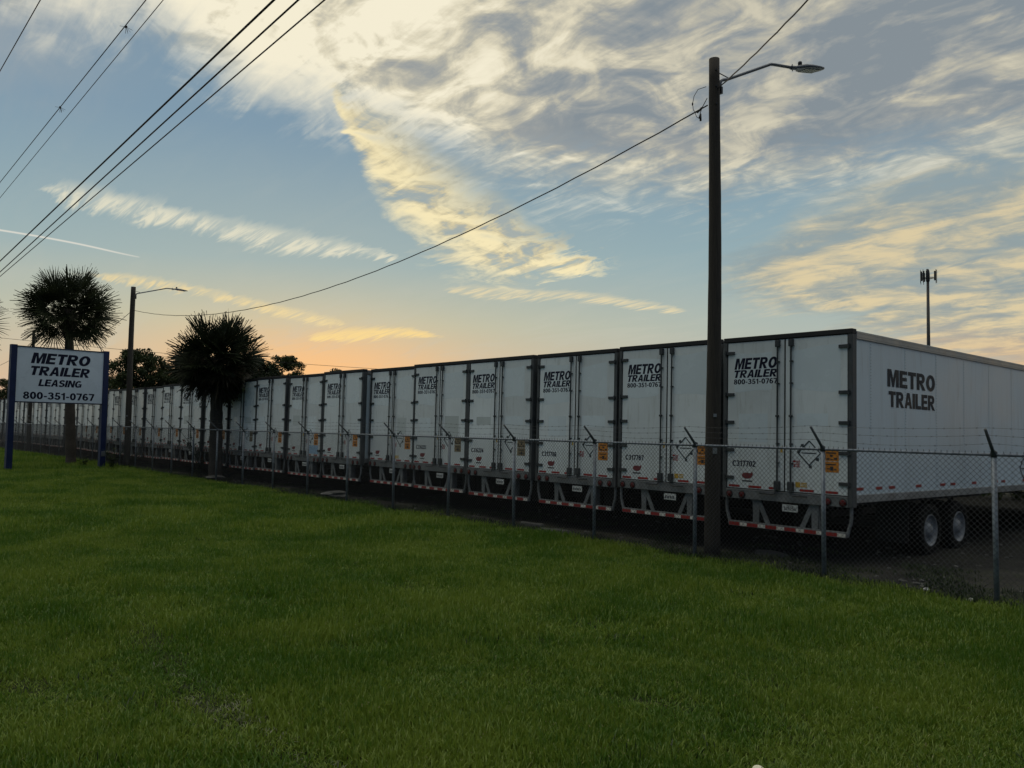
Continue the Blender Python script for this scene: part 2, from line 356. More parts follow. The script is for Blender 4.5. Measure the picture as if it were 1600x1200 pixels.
# ------------------------------------------------------------------ materials
def mat(name, col, rough=0.6, metal=0.0, var=0.12, scale=3.0, stretch=(1,1,1), bump=0.0, bscale=40.0, dirt=None, dirt_amt=0.5, spec=0.5, streak=False, trans=0.0, rnd=0.0):
    m = bpy.data.materials.new(name); m.use_nodes = True; nt = m.node_tree; nt.nodes.clear(); g = G(nt)
    out = g.n('ShaderNodeOutputMaterial'); bs = g.n('ShaderNodeBsdfPrincipled'); g.link(bs.outputs[0], out.inputs[0])
    tc = g.n('ShaderNodeTexCoord').outputs['Object']
    oi = g.n('ShaderNodeObjectInfo').outputs['Random']
    vec = g.n('ShaderNodeVectorMath', operation='ADD'); g.link(g.mapping(tc, sc=stretch), vec.inputs[0]); g.link(g.xyz(g.mul(oi, 37.0), g.mul(oi, 11.0), g.mul(oi, 23.0)), vec.inputs[1])
    v = vec.outputs[0]
    n1 = g.noise(v, scale, 8, 0.6, 0.3)
    c = col if len(col) == 4 else (*col, 1)
    f = g.ss(n1, 0.25, 0.75, 1.0-var, 1.0+var)
    if rnd: f = g.mul(f, g.m('MULTIPLY_ADD', oi, rnd*2, 1.0-rnd))
    base = g.mix(1.0, c, g.xyz(f, f, f), 'MULTIPLY')
    if dirt is not None:
        n2 = g.noise(g.mapping(v, sc=(6.0, 6.0, 0.7)) if streak else v, scale*1.7, 9, 0.68, 0.6)
        base = g.mix(g.ss(n2, 0.48, 0.78, 0.0, dirt_amt), base, (*dirt[:3], 1))
    g.link(base, bs.inputs['Base Color'])
    g.link(g.ss(n1, 0.3, 0.7, max(0.03, rough-0.08), min(1, rough+0.1)), bs.inputs['Roughness'])
    bs.inputs['Metallic'].default_value = metal; bs.inputs['Specular IOR Level'].default_value = spec
    if bump:
        b = g.n('ShaderNodeBump'); b.inputs['Strength'].default_value = bump; b.inputs['Distance'].default_value = 0.01
        g.link(g.noise(v, bscale, 6, 0.6), b.inputs['Height']); g.link(b.outputs[0], bs.inputs['Normal'])
    if trans: bs.inputs['Transmission Weight'].default_value = trans
    return m
M = {}
M['white'] = mat('white_trailer_paint', (0.71,0.765,0.775), 0.32, var=0.08, scale=0.9, dirt=(0.40,0.42,0.38), dirt_amt=0.55, streak=True, bump=0.16, bscale=1.7, rnd=0.10)
M['side'] = mat('white_side_panel', (0.60,0.69,0.73), 0.42, var=0.08, scale=0.5, dirt=(0.36,0.38,0.36), dirt_amt=0.5, streak=True, bump=0.14, bscale=1.3)
M['patch'] = mat('clean_white_paint', (0.68,0.765,0.80), 0.25, var=0.05, scale=1.2, bump=0.08, bscale=2.0)
M['patch_dull'] = mat('faded_white_paint', (0.54,0.59,0.58), 0.4, var=0.07, scale=1.2)
M['galv'] = mat('galvanised_frame', (0.20,0.21,0.215), 0.55, 0.2, var=0.25, scale=5, dirt=(0.13,0.12,0.10), dirt_amt=0.7)
M['post_frame'] = mat('dark_galvanised_post', (0.075,0.082,0.086), 0.6, 0.1, var=0.25, scale=4, dirt=(0.07,0.065,0.06), dirt_amt=0.7)
M['alu'] = mat('dull_aluminium_rail', (0.33,0.34,0.34), 0.42, 0.45, var=0.15, scale=2, dirt=(0.17,0.15,0.12), dirt_amt=0.55)
M['rim'] = mat('white_steel_wheel', (0.20,0.21,0.22), 0.5, var=0.2, scale=4, dirt=(0.2,0.17,0.14), dirt_amt=0.5)
M['black'] = mat('black_rubber', (0.010,0.010,0.0105), 0.8, var=0.3)
M['dark'] = mat('dark_steel', (0.035,0.036,0.038), 0.55, 0.2, var=0.3)
M['header'] = mat('dark_roof_edge', (0.016,0.016,0.018), 0.7, 0.0, var=0.2)
M['rod'] = mat('grey_lock_rod', (0.050,0.055,0.058), 0.5, 0.25, var=0.2, scale=6)
M['ink'] = mat('navy_lettering', (0.010,0.011,0.030), 0.6, var=0.2, scale=4, spec=0.2)
M['ink2'] = mat('charcoal_lettering', (0.024,0.030,0.040), 0.55, var=0.3, scale=3, dirt=(0.07,0.08,0.09), dirt_amt=0.5, spec=0.2)
M['red'] = mat('red_reflective', (0.34,0.025,0.022), 0.35, var=0.2, scale=8, dirt=(0.16,0.03,0.02), dirt_amt=0.7)
M['wtape'] = mat('white_reflective', (0.72,0.70,0.64), 0.35, var=0.2, scale=9, dirt=(0.3,0.26,0.2), dirt_amt=0.6)
M['orange'] = mat('orange_placard', (0.62,0.23,0.02), 0.5, var=0.15, scale=6)
M['tan'] = mat('faded_tan_placard', (0.26,0.20,0.11), 0.6, var=0.3, scale=6)
M['yellow'] = mat('yellow_label', (0.60,0.38,0.05), 0.5, var=0.2, scale=6)
M['blue_label'] = mat('pale_blue_label', (0.32,0.48,0.66), 0.5, var=0.15, scale=6)
M['plate'] = mat('licence_plate', (0.66,0.68,0.66), 0.4, var=0.1, scale=9)
M['lamp_red'] = mat('red_lamp_lens', (0.10,0.008,0.008), 0.3, var=0.1, spec=0.3)
M['badge'] = mat('dull_red_badge', (0.20,0.035,0.04), 0.5, var=0.2, scale=9)
M['tyre'] = mat('tyre_rubber', (0.006,0.006,0.006), 0.85, var=0.3, spec=0.15)
M['zinc'] = mat('zinc_fence_pipe', (0.25,0.28,0.31), 0.5, 0.2, var=0.3, scale=7, dirt=(0.10,0.10,0.10), dirt_amt=0.5)
M['wire'] = mat('weathered_wire', (0.058,0.062,0.066), 0.6, 0.1, var=0.2)
M['cable'] = mat('black_cable', (0.010,0.010,0.012), 0.6, var=0.2)
M['wood'] = mat('weathered_pole_wood', (0.046,0.039,0.031), 0.9, var=0.5, scale=6, stretch=(9,9,0.35), bump=1.0, bscale=11, dirt=(0.012,0.010,0.009), dirt_amt=0.9)
M['lampgrey'] = mat('grey_lamp_housing', (0.14,0.15,0.165), 0.4, 0.3, var=0.1)
M['lens'] = mat('unlit_lamp_lens', (0.30,0.31,0.31), 0.15, var=0.1, spec=0.7)
M['bluepost'] = mat('royal_blue_post', (0.005,0.014,0.066), 0.5, var=0.2, scale=3, dirt=(0.01,0.015,0.05), dirt_amt=0.5)
M['signwhite'] = mat('sign_face', (0.66,0.73,0.79), 0.28, var=0.05, scale=1.0)
M['signedge'] = mat('dark_sign_frame', (0.025,0.03,0.05), 0.5, var=0.2)
M['concrete'] = mat('broken_concrete', (0.085,0.085,0.08), 0.9, var=0.35, scale=9, bump=0.5, bscale=30)
M['paper'] = mat('white_paper', (0.75,0.75,0.73), 0.8, var=0.1, scale=10)
M['foam'] = mat('cream_foam', (0.70,0.68,0.52), 0.7, var=0.08, scale=10)
M['bark'] = mat('tree_bark', (0.05,0.042,0.034), 0.9, var=0.4, scale=6, stretch=(4,4,0.7), bump=0.6, bscale=20)
M['palmbark'] = mat('palm_bark', (0.065,0.052,0.040), 0.92, var=0.4, scale=5, stretch=(2,2,4), bump=0.8, bscale=18)

def leafmat(name, c1, c2, c3=None, scale=0.7, trans=0.25):
    m = bpy.data.materials.new(name); m.use_nodes = True; nt = m.node_tree; nt.nodes.clear(); g = G(nt)
    out = g.n('ShaderNodeOutputMaterial')
    pos = g.n('ShaderNodeNewGeometry').outputs['Position']
    r = g.n('ShaderNodeObjectInfo').outputs['Random']
    n = g.add(g.noise(pos, scale, 5, 0.6), g.mul(g.sub(r, 0.5), 0.22))
    n2 = g.noise(pos, scale*23.0, 3, 0.6)
    c = g.mix(g.ss(g.add(n, g.mul(g.sub(n2, 0.5), 0.5)), 0.34, 0.66), (*c1, 1), (*c2, 1))
    if c3: c = g.mix(g.ss(g.noise(pos, scale*60.0, 2, 0.5), 0.66, 0.74), c, (*c3, 1))
    d = g.n('ShaderNodeBsdfDiffuse'); g.link(c, d.inputs[0])
    t = g.n('ShaderNodeBsdfTranslucent'); g.link(c, t.inputs[0])
    gl = g.n('ShaderNodeBsdfGlossy'); gl.inputs['Roughness'].default_value = 0.45; gl.inputs[0].default_value = (0.5,0.5,0.5,1)
    a = g.n('ShaderNodeMixShader'); a.inputs[0].default_value = trans; g.link(d.outputs[0], a.inputs[1]); g.link(t.outputs[0], a.inputs[2])
    b = g.n('ShaderNodeMixShader'); b.inputs[0].default_value = 0.04; g.link(a.outputs[0], b.inputs[1]); g.link(gl.outputs[0], b.inputs[2])
    g.link(b.outputs[0], out.inputs[0]); return m
M['grass'] = leafmat('grass_blades', (0.072,0.158,0.014), (0.195,0.270,0.036), (0.36,0.33,0.15), 0.50, 0.4)
M['straw'] = leafmat('dry_straw', (0.09,0.10,0.05), (0.34,0.34,0.24), None, 2.0, 0.2)
M['weed'] = leafmat('weed_leaves', (0.026,0.042,0.018), (0.052,0.070,0.032), (0.11,0.11,0.07), 0.8)
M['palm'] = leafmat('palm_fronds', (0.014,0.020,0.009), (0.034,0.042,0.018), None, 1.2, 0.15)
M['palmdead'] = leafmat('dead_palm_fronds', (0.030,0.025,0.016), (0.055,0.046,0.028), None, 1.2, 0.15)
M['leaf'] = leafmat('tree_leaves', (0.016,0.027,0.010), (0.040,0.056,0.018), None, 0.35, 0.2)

# ------------------------------------------------------------------ ground
FENCE_Y = 12.598
def build_ground():
    def axis(a, b, step, far):
        core = list(np.arange(a, b+1e-6, step)); lo, hi, d = a, b, step*2
        left, right = [], []
        while lo > -far: lo -= d; left.append(lo); hi += d; right.append(hi); d *= 1.6
        return np.array(left[::-1]+core+right)
    xs = axis(-70, 12, 0.4, 4000); ys = axis(-6, 34, 0.4, 4000)
    X, Y = np.meshgrid(xs, ys)
    w = np.exp(-np.maximum(0, np.hypot((X+25)/60, (Y-10)/30)-1)*3)
    Z = (0.022*np.sin(X*0.9+0.6*np.sin(Y*0.7))*np.cos(Y*0.8+0.4)+0.014*np.sin(X*2.3+Y*1.7))*w
    ruts = 0.05*np.sin(Y*2.6+0.5*np.sin(X*0.8))*np.exp(-((X+2.0)/3.0)**2)*np.exp(-((Y-18)/5.0)**2)
    Z = np.where(np.abs(Y-FENCE_Y) < 0.6, Z*0.4, Z)+ruts
    n, m_ = X.shape; idx = np.arange(n*m_).reshape(n, m_)
    f = np.stack([idx[:-1,:-1].ravel(), idx[:-1,1:].ravel(), idx[1:,1:].ravel(), idx[1:,:-1].ravel()], -1)
    m = bpy.data.materials.new('lawn_and_dirt'); m.use_nodes = True; nt = m.node_tree; nt.nodes.clear(); g = G(nt)
    out = g.n('ShaderNodeOutputMaterial'); bs = g.n('ShaderNodeBsdfPrincipled'); g.link(bs.outputs[0], out.inputs[0])
    pos = g.n('ShaderNodeNewGeometry').outputs['Position']
    sp = g.n('ShaderNodeSeparateXYZ'); g.link(pos, sp.inputs[0])
    n1 = g.noise(pos, 0.8, 8, 0.6, 0.4); n2 = g.noise(pos, 6.0, 8, 0.65); n3 = g.noise(pos, 30.0, 4, 0.6)
    lawn = g.mix(g.ss(n2, 0.3, 0.7), (0.012,0.020,0.005,1), (0.030,0.040,0.010,1))
    dirt = g.mix(g.ss(n1, 0.35, 0.68), (0.018,0.017,0.016,1), (0.060,0.057,0.052,1))
    dirt = g.mix(g.ss(n3, 0.5, 0.75, 0.0, 0.5), dirt, (0.085,0.082,0.078,1))
    dirt = g.mix(g.ss(g.add(n2, g.mul(n1, 0.4)), 0.66, 0.84, 0.0, 0.8), dirt, (0.030,0.036,0.014,1))
    under_shade = g.ss(g.add(sp.outputs[1], g.mul(g.sub(n1, 0.5), 2.5)), 13.6, 15.2)
    dirt = g.mix(g.mul(under_shade, g.ss(sp.outputs[0], -4.0, -7.5, 0.10, 0.82)), dirt, (0.006,0.006,0.006,1))  # deep shade beneath the trailer row, painted into the dirt colour
    far = g.ss(g.m('ABSOLUTE', g.add(sp.outputs[1], 10.0)), 40.0, 60.0)
    e = g.ss(g.add(sp.outputs[1], g.mul(g.sub(n1, 0.5), 1.2)), 12.4, 13.1)
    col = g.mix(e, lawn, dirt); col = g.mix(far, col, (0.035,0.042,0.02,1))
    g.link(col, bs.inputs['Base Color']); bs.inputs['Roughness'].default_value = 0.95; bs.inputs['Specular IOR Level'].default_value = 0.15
    b = g.n('ShaderNodeBump'); b.inputs['Strength'].default_value = 0.7; b.inputs['Distance'].default_value = 0.05
    g.link(g.add(n2, g.mul(n3, 0.4)), b.inputs['Height']); g.link(b.outputs[0], bs.inputs['Normal'])
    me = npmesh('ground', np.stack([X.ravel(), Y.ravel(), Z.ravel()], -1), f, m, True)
    tag(put(me, 'ground'), kind='structure')
build_ground()

# ------------------------------------------------------------------ grass: nobody could count it
def vnoise(x, y, s, seed):
    """smooth value noise 0..1"""
    r = np.random.default_rng(seed).random((128, 128)); x = x/s; y = y/s
    i, j = np.floor(x).astype(int), np.floor(y).astype(int); fx, fy = x-i, y-j
    fx, fy = fx*fx*(3-2*fx), fy*fy*(3-2*fy); i0, i1, j0, j1 = i % 128, (i+1) % 128, j % 128, (j+1) % 128
    return (r[i0,j0]*(1-fx)+r[i1,j0]*fx)*(1-fy)+(r[i0,j1]*(1-fx)+r[i1,j1]*fx)*fy
def blades(n, spread, hgt, wid, seed, lean=0.55):
    r = np.random.default_rng(seed)
    a = r.random(n)*2*np.pi; d = spread*np.sqrt(r.random(n)); bx, by = d*np.cos(a), d*np.sin(a)
    h = hgt*(0.45+0.75*r.random(n)); yaw = r.random(n)*2*np.pi; ln = lean*r.random(n)**1.3
    w = wid*(0.7+0.6*r.random(n)); V = []; F = []
    dx, dy = np.cos(yaw), np.sin(yaw)
    for i in range(n):
        px, py = -dy[i], dx[i]; o = len(V)
        for t, ww in ((0.0, 0.8), (0.45, 1.0), (0.8, 0.65)):
            off = ln[i]*h[i]*t**1.8; z = h[i]*(t-0.25*ln[i]*t*t); cx, cy = bx[i]+dx[i]*off, by[i]+dy[i]*off
            V += [(cx-px*w[i]*ww*.5, cy-py*w[i]*ww*.5, z-0.01*(t == 0)), (cx+px*w[i]*ww*.5, cy+py*w[i]*ww*.5, z-0.01*(t == 0))]
        off = ln[i]*h[i]; V += [(bx[i]+dx[i]*off, by[i]+dy[i]*off, h[i]*(1-0.25*ln[i])), (bx[i]+dx[i]*off, by[i]+dy[i]*off, h[i]*(1-0.25*ln[i])+0.001)]
        F += [(o,o+1,o+3,o+2), (o+2,o+3,o+5,o+4), (o+4,o+5,o+7,o+6)]
    return np.array(V), np.array(F)
def scatter_nodes(coll):
    ng = bpy.data.node_groups.new('scatter_tufts', 'GeometryNodeTree')
    ng.interface.new_socket('Geometry', in_out='INPUT', socket_type='NodeSocketGeometry')
    ng.interface.new_socket('Geometry', in_out='OUTPUT', socket_type='NodeSocketGeometry')
    N = ng.nodes; L = ng.links.new
    gi = N.new('NodeGroupInput'); go = N.new('NodeGroupOutput'); ip = N.new('GeometryNodeInstanceOnPoints')
    ci = N.new('GeometryNodeCollectionInfo'); ci.inputs[0].default_value = coll; ci.inputs[1].default_value = True; ci.inputs[2].default_value = True
    a = N.new('GeometryNodeInputNamedAttribute'); a.data_type = 'FLOAT'; a.inputs[0].default_value = 'size'
    b = N.new('GeometryNodeInputNamedAttribute'); b.data_type = 'FLOAT'; b.inputs[0].default_value = 'turn'
    hh = N.new('GeometryNodeInputNamedAttribute'); hh.data_type = 'FLOAT'; hh.inputs[0].default_value = 'tall'
    cx = N.new('ShaderNodeCombineXYZ'); L(b.outputs[0], cx.inputs[2])
    cs = N.new('ShaderNodeCombineXYZ'); L(a.outputs[0], cs.inputs[0]); L(a.outputs[0], cs.inputs[1]); L(hh.outputs[0], cs.inputs[2])
    ip.inputs['Pick Instance'].default_value = True
    L(gi.outputs[0], ip.inputs['Points']); L(ci.outputs[0], ip.inputs['Instance']); L(cx.outputs[0], ip.inputs['Rotation']); L(cs.outputs[0], ip.inputs['Scale'])
    L(ip.outputs[0], go.inputs[0]); return ng
def scatter(name, pts, size, tall, coll, label_kind='stuff'):
    me = bpy.data.meshes.new(name); me.vertices.add(len(pts)); me.vertices.foreach_set('co', np.asarray(pts, dtype=np.float32).ravel())
    for nm, arr in (('size', size), ('tall', tall), ('turn', rng.random(len(pts))*6.283)):
        me.attributes.new(nm, 'FLOAT', 'POINT').data.foreach_set('value', np.asarray(arr, dtype=np.float32))
    o = put(me, name); md = o.modifiers.new('scatter', 'NODES'); md.node_group = scatter_nodes(coll)
    o['kind'] = label_kind; return o
DARK_SPOTS = [(-6.7,2.72,0.9,0.26,0.02), (-8.2,2.86,0.9,0.20,-0.1), (-5.4,2.78,0.7,0.2,0.05), (-9.6,3.05,0.8,0.16,-0.1), (-11.4,3.25,1.0,0.16,-0.1), (-9.9,6.6,0.45,0.16,0.3), (-10.7,6.4,0.5,0.14,0.3),
              (-11.2,6.6,0.35,0.12,0.2), (-10.4,4.75,0.4,0.15,0.6), (-12.8,2.95,0.5,0.2,0.2), (-8.2,1.62,0.5,0.2,0.5), (-7.6,4.4,0.35,0.15,0.8), (-4.6,5.6,0.5,0.2,0.4), (-6.4,7.6,1.2,0.13,0.35), (-7.9,8.6,0.9,0.12,0.3)]
def build_grass():
    tufts = bpy.data.collections.new('grass_tufts')
    for k in range(7):
        V, F = blades(34, 0.17, 0.095, 0.0075, 50+k, 0.8)
        o = bpy.data.objects.new('grass_tuft', npmesh('grass_tuft', V, F, M['grass'])); tufts.objects.link(o)
    P, S, T = [], [], []
    def region(n, xr, yr, keep, smin, smax):
        x = rng.uniform(*xr, n); y = rng.uniform(*yr, n)
        k = keep(x, y); x, y = x[k], y[k]
        s = rng.uniform(smin, smax, len(x)); hn = vnoise(x+200, y+200, 1.1, 3)*0.6+vnoise(x+200, y+200, 0.35, 4)*0.4
        t = s*(0.45+0.85*hn)
        den = np.ones(len(x))
        for cx, cy, a, b, th in DARK_SPOTS:
            c_, s_ = math.cos(th), math.sin(th); u = ((x-cx)*c_+(y-cy)*s_)/a; v = (-(x-cx)*s_+(y-cy)*c_)/b
            e = np.exp(-(u*u+v*v)); t *= 1-0.7*e; den *= 1-0.80*e
        edge = np.clip((y-11.9)/0.7, 0, 1); t *= 1-0.35*edge; den *= 1-0.45*edge
        ok = rng.random(len(x)) < den
        P.append(np.stack([x[ok], y[ok], np.full(ok.sum(), -0.01)], -1)); S.append(s[ok]); T.append(t[ok])
    # view cone: keep what the lens (and a step aside) can see
    cy, sy = math.cos(YAW), math.sin(YAW)
    def depth(x, y): return -sy*x+cy*y
    def side(x, y): return cy*x+sy*y
    def cone(x, y, d0, d1, ymax=12.75):
        d = depth(x, y); return (d > d0) & (d <= d1) & (np.abs(side(x, y)) < 0.68*d+1.5) & (y < ymax-0.15+1.1*(vnoise(x+90, y+90, 0.55, 9)-0.5))
    region(60000, (-16, 2), (-2, 13), lambda x, y: cone(x, y, 3.2, 9.0), 0.9, 1.35)
    region(60000, (-28, 2), (-4, 13), lambda x, y: cone(x, y, 9.0, 17.0), 1.1, 1.7)
    region(60000, (-56, -4), (-6, 13), lambda x, y: cone(x, y, 17.0, 38.0), 1.4, 2.3)
    region(30000, (-130, -30), (-8, 13), lambda x, y: cone(x, y, 38.0, 110.0), 1.9, 3.2)
    P_, S_, T_ = np.concatenate(P), np.concatenate(S), np.concatenate(T)
    scatter('grass', P_, S_, T_, tufts)
    # pale dry bits where the rut has worn the turf
    dry = bpy.data.collections.new('straw_tufts')
    for k in range(4):
        V, F = blades(9, 0.10, 0.045, 0.006, 130+k, 2.2)
        o = bpy.data.objects.new('straw_tuft', npmesh('straw_tuft', V, F, M['straw'])); dry.objects.link(o)
    n = 90; u = rng.random(n); x = np.where(u < 0.62, rng.normal(-6.5, 0.55, n), rng.uniform(-12, -4.5, n)); y = 2.75+0.0035*(x+6)**2*4+rng.normal(0, 0.13, n)
    k = u > 0.92; x[k] = rng.uniform(-14, -2.5, k.sum()); y[k] = rng.uniform(2.5, 9, k.sum())
    scatter('dry_grass', np.stack([x, y, np.full(n, 0.012)], -1), rng.uniform(0.5, 1.1, n), rng.uniform(0.4, 0.9, n), dry)
    # dull weedy growth along and behind the fence
    weeds = bpy.data.collections.new('weed_tufts')
    for k in range(5):
        V, F = blades(26, 0.2, 0.11, 0.011, 90+k, 1.0)
        o = bpy.data.objects.new('weed_tuft', npmesh('weed_tuft', V, F, M['weed'])); weeds.objects.link(o)
    x = rng.uniform(-75, 1.5, 9000); y = 12.2+rng.random(9000)**1.7*3.2
    k = (vnoise(x+60, y+60, 0.7, 21) > 0.40+0.22*(y > 13.3)) | ((y < 13.1) & (x > -75) & (rng.random(9000) < 0.45))
    k &= ~((x > -8) & (y > 12.8) & (vnoise(x+60, y+60, 1.2, 23) < 0.72))
    x, y = x[k], y[k]
    for cx, cy, m_ in ((-9.18,12.93,46), (-44.75,12.95,40), (-33.35,13.08,40), (-46.9,10.9,34)):
        a_ = rng.random(m_)*6.283; r_ = rng.uniform(0.15, 0.55, m_); x = np.r_[x, cx+r_*np.cos(a_)]; y = np.r_[y, cy+r_*np.sin(a_)]
    for q in range(34):
        x = np.r_[x, -4.294-2.5232*q+rng.normal(0, 0.12, 7)]; y = np.r_[y, FENCE_Y+rng.normal(0, 0.12, 7)]
    lx, ly = rng.uniform(-30, -1, 900), rng.uniform(1.5, 12, 900); kk = vnoise(lx+50, ly+50, 1.3, 31) > 0.66
    x = np.r_[x, lx[kk]]; y = np.r_[y, ly[kk]]
    s = rng.uniform(0.6, 1.25, len(x))
    scatter('weeds', np.stack([x, y, np.full(len(x), -0.01)], -1), s, s*rng.uniform(0.4, 1.1, len(x)), weeds)
build_grass()
def build_gravel():
    st = bpy.data.collections.new('gravel_stones'); R = np.random.default_rng(5)
    for k in range(5):
        bm = bmesh.new(); bmesh.ops.create_icosphere(bm, subdivisions=2, radius=0.05); a = R.normal(size=(5, 3))
        for v in bm.verts: c_ = np.array(v.co)/0.05; v.co = v.co*float(1+0.22*np.sum(np.sin(a@c_*1.7))/2); v.co.z *= 0.55
        me = bpy.data.meshes.new('gravel_stone'); bm.to_mesh(me); bm.free(); me.materials.append(M['concrete']); st.objects.link(bpy.data.objects.new('gravel_stone', me))
    n = 2600; x = R.uniform(-34, 2, n); y = 12.75+R.random(n)**1.5*7; k = vnoise(x+40, y+40, 0.9, 41) > 0.45
    s = R.uniform(0.15, 0.9, n)**1.6
    scatter('gravel', np.stack([x, y, np.full(n, 0.008)], -1)[k], s[k], s[k], st)
build_gravel()

# ------------------------------------------------------------------ trailers
REAR_Y, RIGHT_X, PITCH_X, TW, TL = 13.584, -6.839, 2.6946, 2.59, 16.0
HINGES = (3.81, 3.015, 2.488, 1.965, 1.441)
SEAMS = [0.69+1.376*i for i in range(11)]
def door_fn(y): return lambda u, v: (u, y, v)
def trailer_meshes():
    T = {}
    b = MB().box(0.018, TW-0.018, 0.152, TL, 1.262, 3.938)                                     # box
    b.box(0.03, TW-0.03, 0.155, TL-0.01, 3.940, 4.085)                                          # roof
    for y in SEAMS:                                                                             # lapped panel joints on both sides
        for x0, x1 in ((TW-0.018, TW-0.0155), (0.0155, 0.018)): b.box(x0, x1, y-0.022, y+0.022, 1.264, 3.936)
    T['body'] = b.mesh('body', M['side'])
    r = MB()
    for y in SEAMS[:9]:
        for dy in (-0.014, 0.014):
            for i in range(48): z = 1.30+i*0.055; r.box(TW-0.0155, TW-0.0115, y+dy-0.0045, y+dy+0.0045, z-0.0045, z+0.0045)
    for i in range(260):
        y = 0.18+i*0.05
        for z in (3.975, 4.04): r.box(TW+0.001, TW+0.004, y-0.005, y+0.005, z-0.005, z+0.005)
    T['rivets'] = r.mesh('rivet_line', M['alu'])
    for nm, z0, z1, mt in (('top_rail', 3.94, 4.075, 'alu'), ('bottom_rail', 1.125, 1.26, 'alu')):
        T[nm] = MB().bev(TW-0.03, TW, 0.154, TL, z0, z1, 0.006).mesh('side_rail', M[mt])
        T[nm+'_l'] = MB().bev(0.0, 0.03, 0.154, TL, z0, z1, 0.006).mesh('side_rail', M[mt])
    T['front'] = MB().bev(0.0, TW, TL+0.002, TL+0.05, 1.13, 4.07, 0.02).mesh('front_wall', M['side'])
    for sd, x0 in (('l', 0.0), ('r', TW-0.08)):
        T['post_'+sd] = MB().bev(x0, x0+0.08, 0.0, 0.15, 1.05, 4.018, 0.008).mesh('corner_post', M['post_frame'])
    T['header'] = MB().bev(0.0, TW, -0.006, 0.15, 4.02, 4.11, 0.012).mesh('header', M['header'])
    s = MB().bev(0.083, TW-0.083, -0.012, 0.15, 1.05, 1.228, 0.006)
    s.box(0.083, TW-0.083, -0.016, -0.0125, 1.205, 1.222)
    T['sill'] = s.mesh('rear_sill', M['galv'])
    # doors
    T['door_l'] = MB().bev(0.092, 1.299, 0.012, 0.055, 1.245, 4.008, 0.006).mesh('door', M['white'])
    T['door_r'] = MB().bev(1.321, TW-0.092, 0.012, 0.055, 1.245, 4.008, 0.006).mesh('door', M['white'])
    T['gasket'] = MB().box(1.3005, 1.3195, 0.004, 0.05, 1.245, 4.008).mesh('gasket', M['black'])
    T['edge_l'] = MB().box(0.0835, 0.0915, 0.006, 0.05, 1.245, 4.008).mesh('edge_seal', M['black'])
    T['edge_r'] = MB().box(TW-0.0915, TW-0.0835, 0.006, 0.05, 1.245, 4.008).mesh('edge_seal', M['black'])
    for sd in 'lr':
        x0, x1 = (0.03, 0.245) if sd == 'l' else (TW-0.245, TW-0.03)
        xp = 0.062 if sd == 'l' else TW-0.062
        T['hinge_'+sd] = MB().bev(x0, x1, -0.016, 0.010, -0.030, 0.030, 0.005).tube([(xp, -0.022, -0.045), (xp, -0.022, 0.045)], 0.016, 8).mesh('hinge', M['rod'])
        x = 1.178 if sd == 'l' else 1.448
        rd = MB().tube([(x, -0.026, 1.265), (x, -0.026, 4.0)], 0.0165, 10)
        for z in (1.75, 2.1, 3.2, 3.6): rd.bev(x-0.032, x+0.032, -0.022, 0.011, z-0.012, z+0.012, 0.004)
        rd.lathe([(0.03, -0.02), (0.036, -0.012), (0.036, 0.012), (0.03, 0.02)], (x, -0.026, 2.604), 'z', 12)
        rd.bev(x-0.042, x+0.042, -0.05, 0.0095, 3.87, 4.0, 0.008)
        T['rod_'+sd] = rd.mesh('lock_rod', M['rod'])
        h = MB().bev(x-0.055, x+0.055, -0.055, 0.0095, 1.262, 1.42, 0.008)
        d = -1 if sd == 'l' else 1
        h.tube([(x, -0.05, 1.30), (x+d*0.03, -0.06, 1.19), (x+d*0.08, -0.062, 1.176), (x+d*0.33, -0.062, 1.182)], 0.013, 8)
        h.bev(min(x+d*0.20, x+d*0.34), max(x+d*0.20, x+d*0.34), -0.072, -0.05, 1.165, 1.195, 0.005)
        T['handle_'+sd] = h.mesh('handle', M['rod'])
    L = MB(); fn = door_fn(0.0105)
    lettering(L, 'METRO', (0.237, 3.492, 1.152, 3.704), fn, 0.22, 0.045)
    lettering(L, 'TRAILER', (0.237, 3.332, 1.150, 3.478), fn, 0.22, 0.045)
    lettering(L, '800-351-0767', (0.225, 3.208, 1.152, 3.306), fn, 0.0, 0.03)
    T['lettering'] = L.mesh('lettering', M['ink'])
    def rects(name, mt, rs, y=0.0108):
        m = MB()
        for u0, v0, u1, v1 in rs: m.box(u0, u1, y-0.0012, y+0.0012, v0, v1)
        return m.mesh(name, M[mt])
    T['strip'] = MB().box(-0.5, 0.5, 0.0096, 0.012, 1.262, 1.305).mesh('reflective_strip', M['red'])
    def diamond(fnp, cu, cv_, a, name='placard_holder'):
        m = MB(); t = 0.010
        for k in range(4):
            p = [(cu, cv_+a), (cu+a, cv_), (cu, cv_-a), (cu-a, cv_)]
            p0, p1 = Vector(p[k]), Vector(p[(k+1) % 4]); d = (p1-p0).normalized(); nrm = Vector((-d.y, d.x))*t
            q = [p0+nrm, p1+nrm, p1-nrm, p0-nrm]; m.prism([tuple(v) for v in q], fnp, 0.004+0.0011*k)
        m.prism([(cu-a*0.62, cv_+a*0.03), (cu+a*0.62, cv_+a*0.03), (cu+a*0.62, cv_-a*0.05), (cu-a*0.62, cv_-a*0.05)], fnp, 0.003)
        for su, sv in ((-0.62, 0.62), (0.72, -0.5), (0.1, -1.12), (-0.95, 0.1)):
            m.prism([(cu+a*su-.03, cv_+a*sv-.022), (cu+a*su+.03, cv_+a*sv-.03), (cu+a*su+.028, cv_+a*sv+.028), (cu+a*su-.026, cv_+a*sv+.02)], fnp, 0.002)
        return m.mesh(name, M['rod'])
    T['diamond'] = diamond(lambda u, v, d: (u, 0.0117-d, v), 1.79, 1.95, 0.215)
